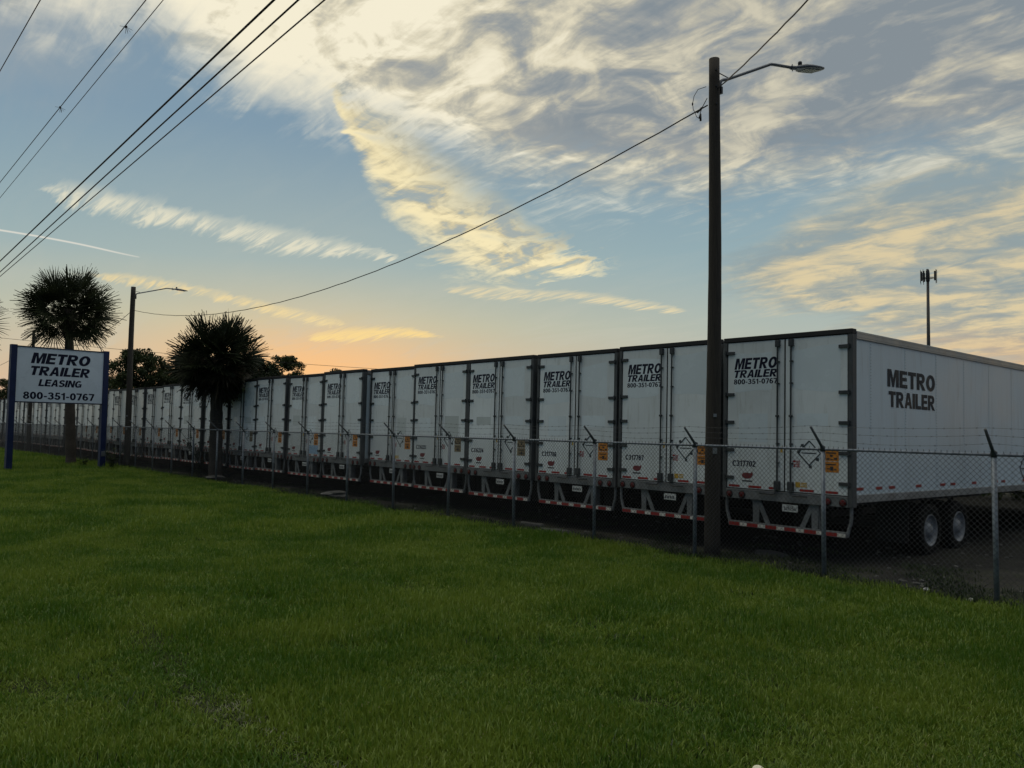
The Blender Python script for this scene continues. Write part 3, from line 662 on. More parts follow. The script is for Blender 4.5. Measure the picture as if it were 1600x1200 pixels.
    T['side_diamond'] = diamond(lambda u, v, d: (TW-0.015+d, u, v), 8.30, 1.64, 0.24)
    for nm, mt in (('orange', 'orange'), ('tan', 'tan')):
        T[nm] = rects('warning_placard', mt, [(2.05,1.63,2.34,1.815), (2.05,1.825,2.34,2.02)])
    marks = [(2.075,1.86,2.10,1.93), (2.115,1.845,2.17,1.875), (2.18,1.90,2.23,1.935), (2.11,1.955,2.29,1.975), (2.25,1.85,2.31,1.885), (2.185,1.845,2.235,1.86),
             (2.12,1.68,2.17,1.70), (2.18,1.66,2.24,1.73), (2.25,1.67,2.30,1.69), (2.10,1.755,2.29,1.775)]
    T['marks'] = rects('placard_print', 'dark', marks, 0.0085)
    o = MB(); o.lathe([(0.05, 0.0), (0.115, 0.0), (0.115, 0.002), (0.05, 0.002)], (0, 0, 0), 'y', 28)
    o.v = [(0.525+x*0.95, 0.0095+y*0.6, 1.485+z*0.50) for x, y, z in o.v]
    o.box(0.44, 0.61, 0.0089, 0.0118, 1.50, 1.535); o.box(0.612, 0.650, 0.0089, 0.0118, 1.49, 1.55)
    T['oval'] = o.mesh('maker_badge', M['badge'])
    T['badge_txt'] = rects('badge_print', 'dark', [(0.42, 1.372, 0.64, 1.398)], 0.0106)
    T['redlab'] = rects('small_red_label', 'red', [(1.475,1.775,1.53,1.81), (1.54,1.76,1.615,1.775), (1.54,1.79,1.615,1.805), (1.48,1.735,1.60,1.75), (1.49,1.69,1.52,1.725), (1.53,1.69,1.615,1.705), (1.545,1.715,1.60,1.726)])
    T['yellab'] = rects('yellow_label', 'yellow', [(1.525,1.33,1.62,1.425), (1.632,1.40,1.75,1.42), (1.632,1.372,1.75,1.39), (1.632,1.34,1.75,1.36)])
    T['seamlab'] = rects('yellow_label', 'yellow', [(1.225,1.94,1.268,2.05)])
    T['bluelab'] = rects('pale_blue_label', 'blue_label', [(1.66,1.33,2.36,1.62)], 0.0104)
    # rear underside
    T['bumper'] = MB().bev(0.125, TW-0.125, 0.02, 0.12, 0.528, 0.622, 0.008).mesh('bumper', M['galv'])
    v, f, mi = [], [], []; x = 0.14
    for i in range(6):
        for w_, k_ in ((0.232, 0), (0.155, 1)):
            x2 = min(x+w_, 2.452)
            if not v: v += [(x, 0.0172, 0.538), (x, 0.0172, 0.60)]
            n_ = len(v); v += [(x2, 0.0172, 0.538), (x2, 0.0172, 0.60)]; f.append((n_-2, n_, n_+1, n_-1)); mi.append(k_); x = x2
    me = bpy.data.meshes.new('reflective_tape'); me.from_pydata(v, [], f); me.materials.append(M['red']); me.materials.append(M['wtape'])
    me.polygons.foreach_set('material_index', mi); me.update(); T['btape'] = me
    for sd, sg, x0 in (('l', 1, 0.0), ('r', -1, TW)):
        T['strut_'+sd] = MB().tube([(x0+sg*0.055, 0.07, 1.048), (x0+sg*0.055, 0.07, 0.86), (x0+sg*0.065, 0.07, 0.78), (x0+sg*0.105, 0.07, 0.66), (x0+sg*0.125, 0.07, 0.56)], 0.030, 8).mesh('side_strut', M['galv'])
        a = MB(); F = lambda u, v, d: (x0+sg*u, 0.04+d, v)
        a.prism([(0.63,1.046), (0.775,1.046), (0.765,0.626), (0.655,0.626)], F, 0.02)
        a.prism([(0.778,1.046), (0.80,1.046), (1.00,0.626), (0.905,0.626), (0.775,0.90)], F, 0.02)
        a.box(min(x0+sg*0.63, x0+sg*0.645), max(x0+sg*0.63, x0+sg*0.645), 0.061, 0.20, 0.63, 1.046)
        T['brace_'+sd] = a.mesh('bumper_brace', M['galv'])
    T['bezel'] = MB().lathe([(0.072, 0.006), (0.072, -0.010), (0.058, -0.014), (0.056, 0.004)], (0,0,0), 'y', 20).mesh('lamp_bezel', M['black'])
    T['tail'] = MB().lathe([(0.056, 0.004), (0.055, -0.012), (0.042, -0.020), (0.012, -0.024)], (0,0,0), 'y', 20).mesh('tail_lamp', M['lamp_red'])
    T['plate'] = MB().bev(1.272, 1.578, 0.0, 0.006, 0.885, 1.012, 0.002).mesh('licence_plate', M['plate'])
    # underside
    u = MB()
    for i in range(34): u.box(0.03, TW-0.03, 0.35+i*0.45, 0.42+i*0.45, 1.14, 1.245)
    for xx in (0.72, TW-0.72): u.box(xx-0.06, xx+0.06, 0.16, 7.5, 0.98, 1.138)
    for y in (3.16, 4.52):
        u.tube([(0.30, y, 0.49), (TW-0.30, y, 0.49)], 0.065, 10)
        for xx in (0.72, TW-0.72): u.box(xx-0.05, xx+0.05, y-0.45, y+0.45, 0.60, 0.72); u.box(xx-0.04, xx+0.04, y-0.06, y+0.06, 0.72, 0.979)
    T['under'] = u.mesh('undercarriage', M['dark'])
    t = MB(); prof = [(0.30, 0.02), (0.33, -0.01), (0.44, -0.015), (0.485, 0.0), (0.502, 0.04), (0.502, 0.22), (0.485, 0.26), (0.44, 0.275), (0.31, 0.26), (0.29, 0.24)]
    t.lathe(prof, (0,0,0), 'x', 40, False)
    for k in range(60):                                                                        # tread blocks
        a = 2*math.pi*k/60
        for h in (0.07, 0.13, 0.19):
            c_, s_ = math.cos(a), math.sin(a); c2, s2 = math.cos(a+0.07), math.sin(a+0.07)
            t.raw([(h-0.022, .50*c_, .50*s_), (h+0.022, .50*c_, .50*s_), (h+0.022, .50*c2, .50*s2), (h-0.022, .50*c2, .50*s2),
                   (h-0.022, .512*c_, .512*s_), (h+0.022, .512*c_, .512*s_), (h+0.022, .512*c2, .512*s2), (h-0.022, .512*c2, .512*s2)],
                  [(0,1,2,3), (4,5,6,7), (0,1,5,4), (1,2,6,5), (2,3,7,6), (3,0,4,7)])
    T['tyre'] = t.mesh('tyre', M['tyre'], True)
    rm = MB(); rm.lathe([(0.20, 0.06), (0.295, 0.06), (0.305, -0.004), (0.292, -0.008), (0.282, 0.006), (0.266, 0.034), (0.22, 0.050), (0.15, 0.052), (0.135, 0.03), (0.115, 0.006), (0.06, -0.004), (0.02, -0.006)], (0,0,0), 'x', 36)
    for k in range(10):
        a = 2*math.pi*k/10; rm.tube([(0.055, .19*math.cos(a), .19*math.sin(a)), (0.028, .19*math.cos(a), .19*math.sin(a))], 0.014, 6)
    T['rim'] = rm.mesh('rim', M['rim'], True)
    g_ = MB()
    for xx in (0.55, TW-0.55):
        g_.box(xx-0.06, xx+0.06, 12.4, 12.52, 0.30, 1.138); g_.box(xx-0.045, xx+0.045, 12.415, 12.505, 0.03, 0.299); g_.box(xx-0.14, xx+0.14, 12.33, 12.59, 0.004, 0.029)
    g_.tube([(0.62, 12.46, 0.85), (TW-0.62, 12.46, 0.85)], 0.025, 8)
    T['gear'] = g_.mesh('landing_gear', M['dark'])
    T['flap'] = MB().box(0, 0.62, 2.36, 2.375, 0.28, 1.138).mesh('mud_flap', M['black'])
    fs = lambda u, v: (TW-0.0135, u, v)
    T['side_a'] = lettering(MB(), 'METRO', (1.33, 3.185, 3.38, 3.505), fs).mesh('lettering', M['ink2'])
    T['side_b'] = lettering(MB(), 'TRAILER', (1.38, 2.815, 3.37, 3.105), fs).mesh('lettering', M['ink2'])
    T['side_strip'] = MB().box(TW-0.0175, TW-0.0135, -0.12, 0.12, 1.335, 1.385).mesh('reflective_strip', M['red'])
    return T
ORD = ['first','second','third','fourth','fifth','sixth','seventh','eighth','ninth','tenth','eleventh','twelfth','thirteenth','fourteenth','fifteenth','sixteenth','seventeenth','eighteenth','nineteenth','twentieth',
       'twenty-first','twenty-second','twenty-third','twenty-fourth','twenty-fifth','twenty-sixth','twenty-seventh','twenty-eighth','twenty-ninth','thirtieth','thirty-first','thirty-second','thirty-third','thirty-fourth']
TLAB = {0: 'white box trailer numbered C317702 with its long lettered side in view',
        1: 'white box trailer numbered C317787, right beside the wooden light pole',
        2: 'white box trailer numbered C317786, two trailers along from the wooden light pole',
        3: 'white box trailer numbered C316224 with a faded tan placard on its door',
        4: 'white box trailer numbered C316223 with a faded tan placard on its door',
        7: 'white box trailer with a pale blue label low on its right door'}
def build_trailers():
    T = trailer_meshes(); R = random.Random(4)
    NUM = {0: 'C317702', 1: 'C317787', 2: 'C317786', 3: 'C316224', 4: 'C316223'}
    PL = {0: '5292SU', 1: '', 2: '', 3: '', 4: ''}
    OFFY = {1: 0.02, 2: 0.05, 3: 0.02, 4: 0.10, 5: 0.28, 6: 0.05, 7: 0.10, 8: 0.05}
    for k in range(34):
        oy = OFFY.get(k, R.uniform(-0.05, 0.15)); oz = R.uniform(-0.03, 0.015) if k else 0.0
        x = RIGHT_X-TW-k*PITCH_X+(R.uniform(-0.02, 0.02) if k else 0)
        lab = TLAB.get(k, f'white box trailer, {ORD[k]} along the row counting the one numbered C317702 as first')
        t = thing('box_trailer', (x, REAR_Y+oy, oz), lab, 'trailer', 'white box trailers parked in a row', (math.atan(-0.011), 0, R.uniform(-0.004, 0.004) if k else 0))
        near = k < 14
        def P(key, name, parent=None, loc=None):
            o = put(T[key], name, parent or t)
            if loc: o.location = loc
            return o
        body = P('body', 'body')
        if k < 6: P('rivets', 'rivet_line', body)
        if k == 0:
            P('side_a', 'lettering', body); P('side_b', 'lettering', body); P('side_diamond', 'placard_holder', body)
        if k == 0:
            for yy in (0.30, 1.00, 1.50, 2.62, 3.72, 4.22, 5.32, 6.55, 7.0, 8.35, 9.3, 10.4, 11.5): P('side_strip', 'reflective_strip', body, (0, yy, 0))
        for q in (('top_rail', 'bottom_rail', 'top_rail_l', 'bottom_rail_l') if near else ('top_rail',)): P(q, 'side_rail')
        P('front', 'front_wall')
        for q in ('post_l', 'post_r'): P(q, 'corner_post')
        P('header', 'header'); P('sill', 'rear_sill'); P('gasket', 'gasket')
        dl, dr = P('door_l', 'door'), P('door_r', 'door')
        for d, sd in ((dl, 'l'), (dr, 'r')):
            for z in HINGES: P('hinge_'+sd, 'hinge', d, (0, 0, z))
            P('rod_'+sd, 'lock_rod', d)
            for u0, u1 in (((0.126,0.368), (0.562,0.834), (0.99,1.115)) if sd == 'l' else ((1.608,1.878), (2.069,2.326))):
                q = P('strip', 'reflective_strip', d, ((u0+u1)/2, 0, 0)); q.scale = (u1-u0, 1, 1)
            P('edge_'+sd, 'edge_seal', d)
            if k < 20: P('handle_'+sd, 'handle', d)
        lt = P('lettering', 'lettering', dl)
        if k > 1: lt.location = (R.uniform(-0.012, 0.012), 0, R.uniform(-0.045, 0.035)); lt.rotation_euler = (0, R.uniform(-0.012, 0.012), 0)
        if k < 20:
            P('diamond', 'placard_holder', dr)
            pl = P('tan' if k in (3, 4, 9) else 'orange', 'warning_placard', dr); P('marks', 'placard_print', dr)
            P('oval', 'maker_badge', dl); P('badge_txt', 'badge_print', dl)
        if k < 9:
            if k != 3: P('redlab', 'small_red_label', dr)
            if k in (0, 1, 5): P('yellab', 'yellow_label', dr)
            P('seamlab', 'yellow_label', dl)
            m = MB()
            if k in NUM:
                lettering(m, NUM[k], (0.205, 1.655, 0.713, 1.765), door_fn(0.0105), 0.06, 0.03)
                m.build('number', M['ink'], dl)
        if k == 7: P('bluelab', 'pale_blue_label', dr)
        # repainted and cleaned rectangles, each trailer its own
        if k < 13:
            for d, xa, xb in ((dl, 0.30, 1.13), (dr, 1.50, 2.33)):
                m = MB(); zt = R.uniform(3.72, 3.86); zb = R.uniform(2.9, 3.12); n = 14; top = []; bot = []
                if k == 0: zt, zb = 3.80, 3.06
                a0, a1 = xa+R.uniform(-0.08, 0.05), xb+R.uniform(-0.1, 0.05); ph = R.random()*6
                for i in range(n+1):
                    u = i/n; xx = a0+(a1-a0)*u
                    top.append((xx, zt+0.02*math.sin(u*4+ph)+0.05*u*(d is dr)-0.08*max(0, 0.12-u)-0.08*max(0, u-0.9)))
                    bot.append((xx, zb-0.03*math.sin(u*3.3+ph)+0.3*max(0, 0.12-u)+0.5*max(0, u-0.92)))
                m.prism(top+bot[::-1], lambda u, v, dd: (u, 0.0112+dd, v), 0.0016); m.build('paint_patch', M['patch'], d)
                if R.random() < 0.8 or k == 0:
                    m = MB(); z1 = R.uniform(2.55, 2.68); z0 = R.uniform(2.0, 2.4)
                    if k == 0: z1, z0 = 2.65, (2.12 if d is dl else 2.43)
                    b0, b1 = xa+R.uniform(0.02, 0.12), xb-R.uniform(0.08, 0.25)
                    m.prism([(b0, z1), (b1, z1), (b1, z0), (b0, z0)], lambda u, v, dd: (u, 0.0112+dd, v), 0.0015); m.build('paint_patch', M['patch'] if R.random() < 0.7 or k == 0 else M['patch_dull'], d)
        # lights, bumper, plate
        if k < 20:
            for lx in (0.162, 0.438, TW-0.438, TW-0.162):
                l = P('tail', 'tail_lamp', None, (lx, -0.013, 1.125)); P('bezel', 'lamp_bezel', l)
        bp = P('bumper', 'bumper'); P('btape', 'reflective_tape', bp)
        for sd in 'lr': P('strut_'+sd, 'side_strut'); P('brace_'+sd, 'bumper_brace')
        if k < 14:
            p = P('plate', 'licence_plate'); m = MB()
            if k == 0:
                lettering(m, '5292SU', (1.30, 0.912, 1.55, 0.972), door_fn(-0.0012), 0, 0.02)
                m.box(1.36, 1.49, -0.0012, -0.0004, 0.984, 0.996)
            else:
                for i in range(6): m.box(1.30+i*0.042, 1.325+i*0.042, -0.0012, -0.0004, 0.912, 0.968)
            m.build('plate_print', M['ink2'], p)
        if k < 14:
            P('under', 'undercarriage'); P('flap', 'mud_flap', None, (0.10, 0, 0)); P('flap', 'mud_flap', None, (TW-0.72, 0, 0)); P('gear', 'landing_gear')
            for wy in (3.16, 4.52):
                for wx, rz in ((TW-0.02, math.pi), (0.02, 0.0)):
                    if k > 3 and wx < 1: continue
                    w = P('tyre', 'wheel', None, (wx, wy, 0.49)); w.rotation_euler = (0, 0, rz); P('rim', 'rim', w)
                    w2 = P('tyre', 'wheel', None, (wx+(-0.32 if wx > 1 else 0.32), wy, 0.49)); w2.rotation_euler = (0, 0, rz)
        else: P('under', 'undercarriage')
build_trailers()

# ------------------------------------------------------------------ chain link fence
def build_fence():
    R = random.Random(9); A, X0, HF = 2.5232, -4.294, 2.057
    xs = [X0-k*A for k in range(-2, 36)]; xl, xr = xs[-1], xs[0]
    t = thing('chain_link_fence', (X0, FENCE_Y, 0), 'galvanised chain link fence topped with three strands of barbed wire', 'fence')
    W = lambda x: x-X0
    arms = []; posts = []
    for x in xs:
        dx, dy = R.uniform(-0.012, 0.012), R.uniform(-0.02, 0.012)
        p = MB().tube([(W(x), 0, -0.05), (W(x)+dx, dy, HF-0.03)], 0.036, 12)
        posts.append(p.build('post', M['zinc'], t, True))
        tip = Vector((W(x)+dx+R.uniform(-0.03, 0.03), dy-0.33+R.uniform(-0.03, 0.03), HF+0.33+R.uniform(-0.02, 0.02))); base = Vector((W(x)+dx, dy, HF+0.005))
        arms.append((base, tip))
    for (base, tip), po in zip(arms, posts):
        MB().tube([base-Vector((0, 0, 0.05)), base+Vector((0, 0, 0.02)), base+(tip-base)*0.12, tip], [0.042, 0.042, 0.024, 0.019], 10).build('barb_arm', M['post_frame'], po, True)
    MB().tube([(W(xl), -0.0, HF-0.012), (W(xr), -0.0, HF-0.012)], 0.0215, 10).build('top_rail', M['zinc'], t, True)
    # woven fabric: two families of slanting wires, twisted points along the top
    s, zb, zt = 0.082, 0.03, HF-0.012; hgt = zt-zb; m = MB(); r = 0.0027
    n = int((xr-xl)/s)
    V, F = [], []
    def wire(x0, z0, x1, z1, y, rr):
        o = len(V); d = math.hypot(x1-x0, z1-z0); ux, uz = -(z1-z0)/d*rr, (x1-x0)/d*rr
        for px, pz in ((x0, z0), (x1, z1)): V.extend([(px+ux, y, pz+uz), (px-ux*.5, y-rr*.9, pz-uz*.5), (px-ux*.5, y+rr*.9, pz-uz*.5)])
        F.extend([(o, o+1, o+4, o+3), (o+1, o+2, o+5, o+4), (o+2, o, o+3, o+5)])
    yb = -0.040
    for i in range(-int(hgt/s)-1, n+1):
        for sg in (1, -1):
            a = xl+i*s if sg == 1 else xl+i*s+hgt
            x0, z0 = a, zb; x1, z1 = a+sg*hgt, zt
            if max(x0, x1) > xr+2 or min(x0, x1) < xl-2: continue
            wire(W(x0), z0, W(x1), z1, yb+(0.0016 if sg == 1 else -0.0016), r*(1.0 if a > -45 else 1.25))
    for i in range(n):
        x = xl+i*s+s*0.5
        if x > -50:
            wire(W(x-0.016), zt-0.004, W(x+0.004), zt+0.045, yb, r); wire(W(x+0.016), zt-0.004, W(x-0.004), zt+0.052, yb-0.003, r)
    me = npmesh('wire_mesh', V, F, M['wire']); put(me, 'wire_mesh', t)
    for q in (0.36, 0.70, 1.0):
        m = MB(); pts = []
        for (b0, t0), (b1, t1) in zip(arms[:-1], arms[1:]):
            p0, p1 = b0+(t0-b0)*q+Vector((0,0,.02)), b1+(t1-b1)*q+Vector((0,0,.02)); sag = R.uniform(0.01, 0.07)
            for i in range(6):
                u = i/6; p = p0.lerp(p1, u); p.z -= 4*sag*u*(1-u); pts.append(p)
        pts.append(arms[-1][0]+(arms[-1][1]-arms[-1][0])*q)
        m.tube(pts, 0.0020, 4)
        for p0, p1 in zip(pts[:60], pts[1:61]):
            for u in (0.25, 0.75):
                c = p0.lerp(p1, u); m.tube([c+Vector((-0.006, -0.014, 0.012)), c+Vector((0.006, 0.014, -0.012))], 0.0016, 3); m.tube([c+Vector((0.006, 0.012, 0.014)), c+Vector((-0.006, -0.012, -0.014))], 0.0016, 3)
        m.build('barbed_wire', M['wire'], t)
build_fence()

# ------------------------------------------------------------------ light poles, cables
def build_lamp(x, y, top, ang, arm_pts, label, rb=0.155, rt=0.10, lean=(0, 0)):
    t = thing('street_light', (x, y, 0), label, 'street light', 'wooden poles with a yard light', (0, 0, 0))
    R = random.Random(int(abs(x)*10)); n = 26; pts = []; rr = []
    for i in range(n):
        u = i/(n-1); pts.append((lean[0]*u+0.012*math.sin(u*7+x), lean[1]*u+0.012*math.cos(u*6+x), -0.1+(top+0.1)*u)); rr.append(rb+(rt-rb)*u+R.uniform(-0.002, 0.002))
    MB().tube(pts, rr, 18).build('pole', M['wood'], t, True)
    d = Vector((math.sin(rad(ang)), math.cos(rad(ang)), 0)); c = Vector((lean[0], lean[1], 0)); z = top
    b = c+d*(rt+0.028)
    (z0, (Le, ze), (Lh, zh), (Lt, zt)) = arm_pts
    arm = [b+Vector((0,0,z+z0-0.24)), b+Vector((0,0,z+z0-0.09)), b+d*0.02+Vector((0,0,z+z0-0.035)), b+d*0.07+Vector((0,0,z+z0-0.005)), b+d*0.16+Vector((0,0,z+z0+0.02))]
    for i in range(1, 7): u = i/6; arm.append(b+d*(0.16+(Le-0.22)*u)+Vector((0,0,z+z0+0.02+(ze-z0-0.02)*u)))
    arm += [b+d*(Le+0.03)+Vector((0,0,z+ze+0.012)), b+d*Lh+Vector((0,0,z+zh))]
    MB().tube(arm, 0.030, 10).build('arm', M['lampgrey'], t, True)
    m = MB().tube([c+d*(rt-0.01)+Vector((0,0,z+z0+0.11)), b+d*0.24+Vector((0,0,z+z0+0.05))], 0.010, 6); m.build('stay_rod', M['dark'], t)
    MB().bev(b.x-0.05, b.x+0.05, b.y-0.035, b.y+0.02, z+z0-0.30, z+z0-0.16, 0.008).build('bracket', M['dark'], t)
    fx, fy = math.sin(YAW), -math.cos(YAW)                          # small hardware on the side that faces the road
    for zz, w_, h_ in ((1.95, 0.04, 0.055), (2.6, 0.03, 0.03)):
        r_ = rb+(rt-rb)*zz/top; px, py = fx*(r_+0.002), fy*(r_+0.002)
        o = MB().bev(-w_, w_, -0.004, 0.004, -h_, h_, 0.001).build('tag_plate', M['alu'], t); o.location = (px, py, zz); o.rotation_euler = (0, 0, YAW)
    for zz in (z+z0-0.2, z+z0+0.11, z-0.9):
        o = MB().tube([(0, -0.02, 0), (0, 0.02, 0)], 0.018, 6).build('bolt', M['dark'], t); r_ = rb+(rt-rb)*zz/top; o.location = (c.x+fx*r_, c.y+fy*r_, zz); o.rotation_euler = (0, 0, YAW)
    # LED head: flat rounded wedge, tilted a little
    h = put(MB().mesh('x', M['lampgrey']), 'lamp_head', t); bpy.data.meshes.remove(h.data) if False else None
    prof = [(-0.06, 0.035, 0.03), (0.0, 0.055, 0.045), (0.06, 0.09, 0.06), (0.14, 0.165, 0.07), (0.30, 0.19, 0.066), (0.50, 0.18, 0.052), (0.62, 0.15, 0.04), (0.665, 0.10, 0.025)]
    mb = MB(); o = len(mb.v); k_ = 14
    for u, hw, ht in prof:
        for k in range(k_):
            a = 2*math.pi*k/k_; ca, sa = math.cos(a), math.sin(a)
            yy = hw*math.copysign(abs(ca)**0.6, ca); zz = ht*math.copysign(abs(sa)**0.75, sa)
            if zz < 0: zz *= 0.45
            mb.v.append((u, yy, zz))
    for i in range(len(prof)-1):
        for k in range(k_):
            a0 = i*k_+k; a1 = i*k_+(k+1) % k_; mb.f.append((a0, a1, a1+k_, a0+k_))
    mb.f.append(tuple(range(k_))[::-1]); mb.f.append(tuple((len(prof)-1)*k_+k for k in range(k_)))
    h.data = mb.mesh('lamp_head', M['lampgrey'], True)
    e = b+d*(Lh+0.10)+Vector((0,0,z+zh+0.10*(zt-zh)/(Lt-Lh)))
    h.location = e; h.rotation_euler = (rad(6), -math.atan((zt-zh)/(Lt-Lh)), math.atan2(d.y, d.x))
    MB().bev(0.16, 0.54, -0.125, 0.125, -0.040, -0.026, 0.004).build('lens', M['lens'], h)
    MB().lathe([(0.035, 0.06), (0.04, 0.075), (0.042, 0.11), (0.032, 0.135), (0.012, 0.14)], (0.10, 0, 0), 'z', 14).build('photocell', M['dark'], h, True)
    m = MB().tube([(-0.14, 0, 0.0), (-0.02, 0, 0.0)], 0.042, 10); m.tube([(-0.11, -0.07, 0.0), (-0.11, 0.07, 0.0)], 0.011, 6); m.tube([(-0.11, 0, -0.07), (-0.11, 0, 0.07)], 0.009, 6)
    m.build('clamp', M['lampgrey'], h)
    return t
PR, PL_, P3, P4 = (-9.18, 12.93), (-44.75, 12.95), (-67.9, 12.95), (-98.0, 12.95)
build_lamp(*PR, 9.37, 15, (-0.36, (1.32, 0.19), (1.84, 0.24), (2.71, 0.36)), 'tall dark wooden light pole, nearest, in front of the large corner trailer', 0.150, 0.098, (0.02, 0))
build_lamp(*PL_, 9.23, 0, (-0.31, (1.55, 0.12), (1.82, 0.13), (2.44, 0.11)), 'wooden light pole standing just right of the blue and white sign', 0.160, 0.115)
build_lamp(*P3, 8.72, 0, (-0.31, (1.73, 0.12), (2.02, 0.13), (2.66, 0.11)), 'distant light pole whose top shows just above the sign')
def sagline(p0, p1, sag, n=40, wob=0.0):
    p0, p1 = Vector(p0), Vector(p1); o = []
    for i in range(n+1):
        u = i/n; p = p0.lerp(p1, u); p.z -= 4*sag*u*(1-u)-wob*math.sin(i*2.4); o.append(p)
    return o
def cable(name, pts, r, label, cat, group=None):
    """cable with its origin at its first end"""
    p0 = Vector(pts[0]); o = MB().tube([Vector(p)-p0 for p in pts], r, 6).build(name, M['cable'], None, True)
    o.location = p0; return tag(o, label, cat, group)
aR = Vector((PR[0]-0.11, PR[1]-0.05, 8.50)); aL = Vector((PL_[0]+0.12, PL_[1]-0.03, 8.02))
c1 = cable('service_cable', sagline(aR, aL, 1.62, 60, 0.006), 0.013, 'sagging black cable strung from the near light pole to the pole by the sign', 'cable')
m = MB()
lp = [(-0.02, -0.02, 0.36), (-0.20, -0.03, 0.36), (-0.30, -0.02, 0.26), (-0.335, -0.02, 0.12), (-0.33, 0, 0.0), (-0.27, 0, -0.07), (-0.22, 0, -0.06)]
m.tube(lp, 0.006, 6); m.tube([(-0.01, 0, 0.14), (-0.12, 0, 0.0), (-0.17, 0, -0.10), (-0.16, 0, -0.24)], 0.008, 6)
m.tube([(-0.30, 0, -0.05), (-0.25, 0, -0.16), (-0.17, 0, -0.22)], 0.006, 6); m.tube([(-0.335, -0.02, 0.14), (-0.335, -0.02, 0.09)], 0.014, 6)
m.tube([(-0.20, 0, -0.20), (-0.165, 0, -0.13), (-0.16, 0, -0.26)], [0.012, 0.022, 0.020], 6); m.tube([(-0.24, 0, -0.08), (-0.13, 0, -0.01)], [0.015, 0.022], 6)
m.build('splice_loop', M['cable'], c1, True)
cable('service_cable', sagline(aL+Vector((-0.22, 0, -0.05)), (P3[0]+0.1, P3[1], 8.05), 1.1, 40), 0.013, 'black cable running down left from the pole by the sign, behind the palm', 'cable')
cable('service_cable', sagline((P3[0]-0.1, P3[1], 7.95), (P4[0], P4[1], 7.6), 1.0, 40), 0.014, 'thin black cable left of the sign, at the left edge', 'cable')
q0 = Vector((PR[0]+0.10, PR[1]-0.02, 8.77)); q1 = Vector((-6.26, 10.62, 8.57))
cable('service_cable', sagline(q0, q0+(q1-q0)*4.2, 0.42, 48, 0.006), 0.012, 'black cable rising to the top edge from the near light pole, past its lamp arm', 'cable')
def roadline(pl, pr, r, label, sag=0.0):
    """power line along the road through two points, carried on past both"""
    pl, pr = Vector(pl), Vector(pr); d = pr-pl
    pts = sagline(pl-d*1.6, pr+d*1.2, sag, 40)
    return cable('power_line', pts, r, label, 'power line', 'power lines along the road')
roadline((-34.708,5.44,8.054), (-12.144,5.44,8.999), 0.020, 'thick black power line, leftmost of the three close together')
roadline((-37.53,5.9,8.092), (-12.246,5.9,9.203), 0.017, 'thick black power line, middle one of the three close together')
roadline((-40.026,6.3,8.288), (-12.117,6.3,9.296), 0.014, 'black power line, lowest and rightmost of the three close together')
t1 = roadline((-33.259,5.1,10.567), (-17.542,5.1,10.976), 0.0115, 'thin high power line carrying two small bird-sized clips')
roadline((-35.064,5.4,10.447), (-17.412,5.4,11.033), 0.0095, 'thin high power line with nothing on it, beside the one with clips')
roadline((-24.915,3.7,11.432), (-20.269,3.7,11.535), 0.0115, 'single power line crossing only the top left corner of the sky')
for wx, wz in ((-18.87, 10.87), (-24.72, 10.76)):
    m = MB(); R = random.Random(3)
    m.tube([(-0.05, 0, 0.02), (0, 0, 0.03), (0.05, 0, 0.02)], [0.012, 0.030, 0.012], 8)
    for i in range(9):
        v = Vector((R.uniform(-1, 1), R.uniform(-1, 1), R.uniform(-1, .4))).normalized()*0.13; m.tube([(0,0,0.02), v], 0.004, 4)
    o = m.build('line_clip', M['cable'], t1); o.location = Vector((wx, 5.1, wz))-t1.location
pts = sagline((-117.8, 1.0, 12.8), (-76.95, 48.31, 8.9), 0.0, 10)
cable('power_line', sagline((-105.6, 15.1, 11.35), (-62.0, 65.6, 7.6), 0.55, 40), 0.022, 'faint thin wire low over the trees behind the trailers', 'power line')

# ------------------------------------------------------------------ the roadside sign
def build_sign():
    t = thing('roadside_sign', (-42.95, 9.37, 0), 'blue and white sign on two blue posts reading METRO TRAILER LEASING', 'sign')
    t.rotation_euler = (0, 0, math.atan2(0.578, 4.008))            # local y runs along the board, +x faces the road
    h = 2.02
    for s in (-1, 1):
        MB().bev(-0.13, 0.13, s*h-0.125, s*h+0.125, -0.1, 5.70, 0.012).build('post', M['bluepost'], t)
    MB().bev(-0.20, 0.20, -h-0.24, -h+0.24, 0.0, 0.03, 0.006).build('base_plate', M['signedge'], t)
    y0, y1, z0, z1 = -h+0.128, h-0.128, 3.10, 5.66
    b = MB().bev(-0.09, 0.09, y0, y1, z0+0.05, z1-0.05, 0.006).build('board', M['signwhite'], t)
    f = MB()
    f.box(-0.11, 0.11, y0, y1, z0, z0+0.049); f.box(-0.11, 0.11, y0, y1, z1-0.049, z1)
    f.build('frame', M['signedge'], t)
    fn = lambda u, v: (0.0925, u, v)
    for word, box, sh in (('METRO', (-1.32, 4.90, 1.28, 5.39), 0.20), ('TRAILER', (-1.30, 4.36, 1.27, 4.78), 0.20), ('LEASING', (-0.97, 3.87, 0.93, 4.19), 0.20), ('800-351-0767', (-1.58, 3.27, 1.52, 3.60), 0.0)):
        lettering(MB(), word, box, fn, sh).build('lettering', M['ink'], b)
    MB().tube([(0, h-0.22, 5.66), (0, h-0.22, 5.78)], 0.02, 8).build('finial', M['signedge'], t)
    mb = MB().bev(-0.03, 0.16, h-0.09, h+0.10, 0.62, 0.86, 0.02); mb.build('meter_box', M['lampgrey'], t)
build_sign()

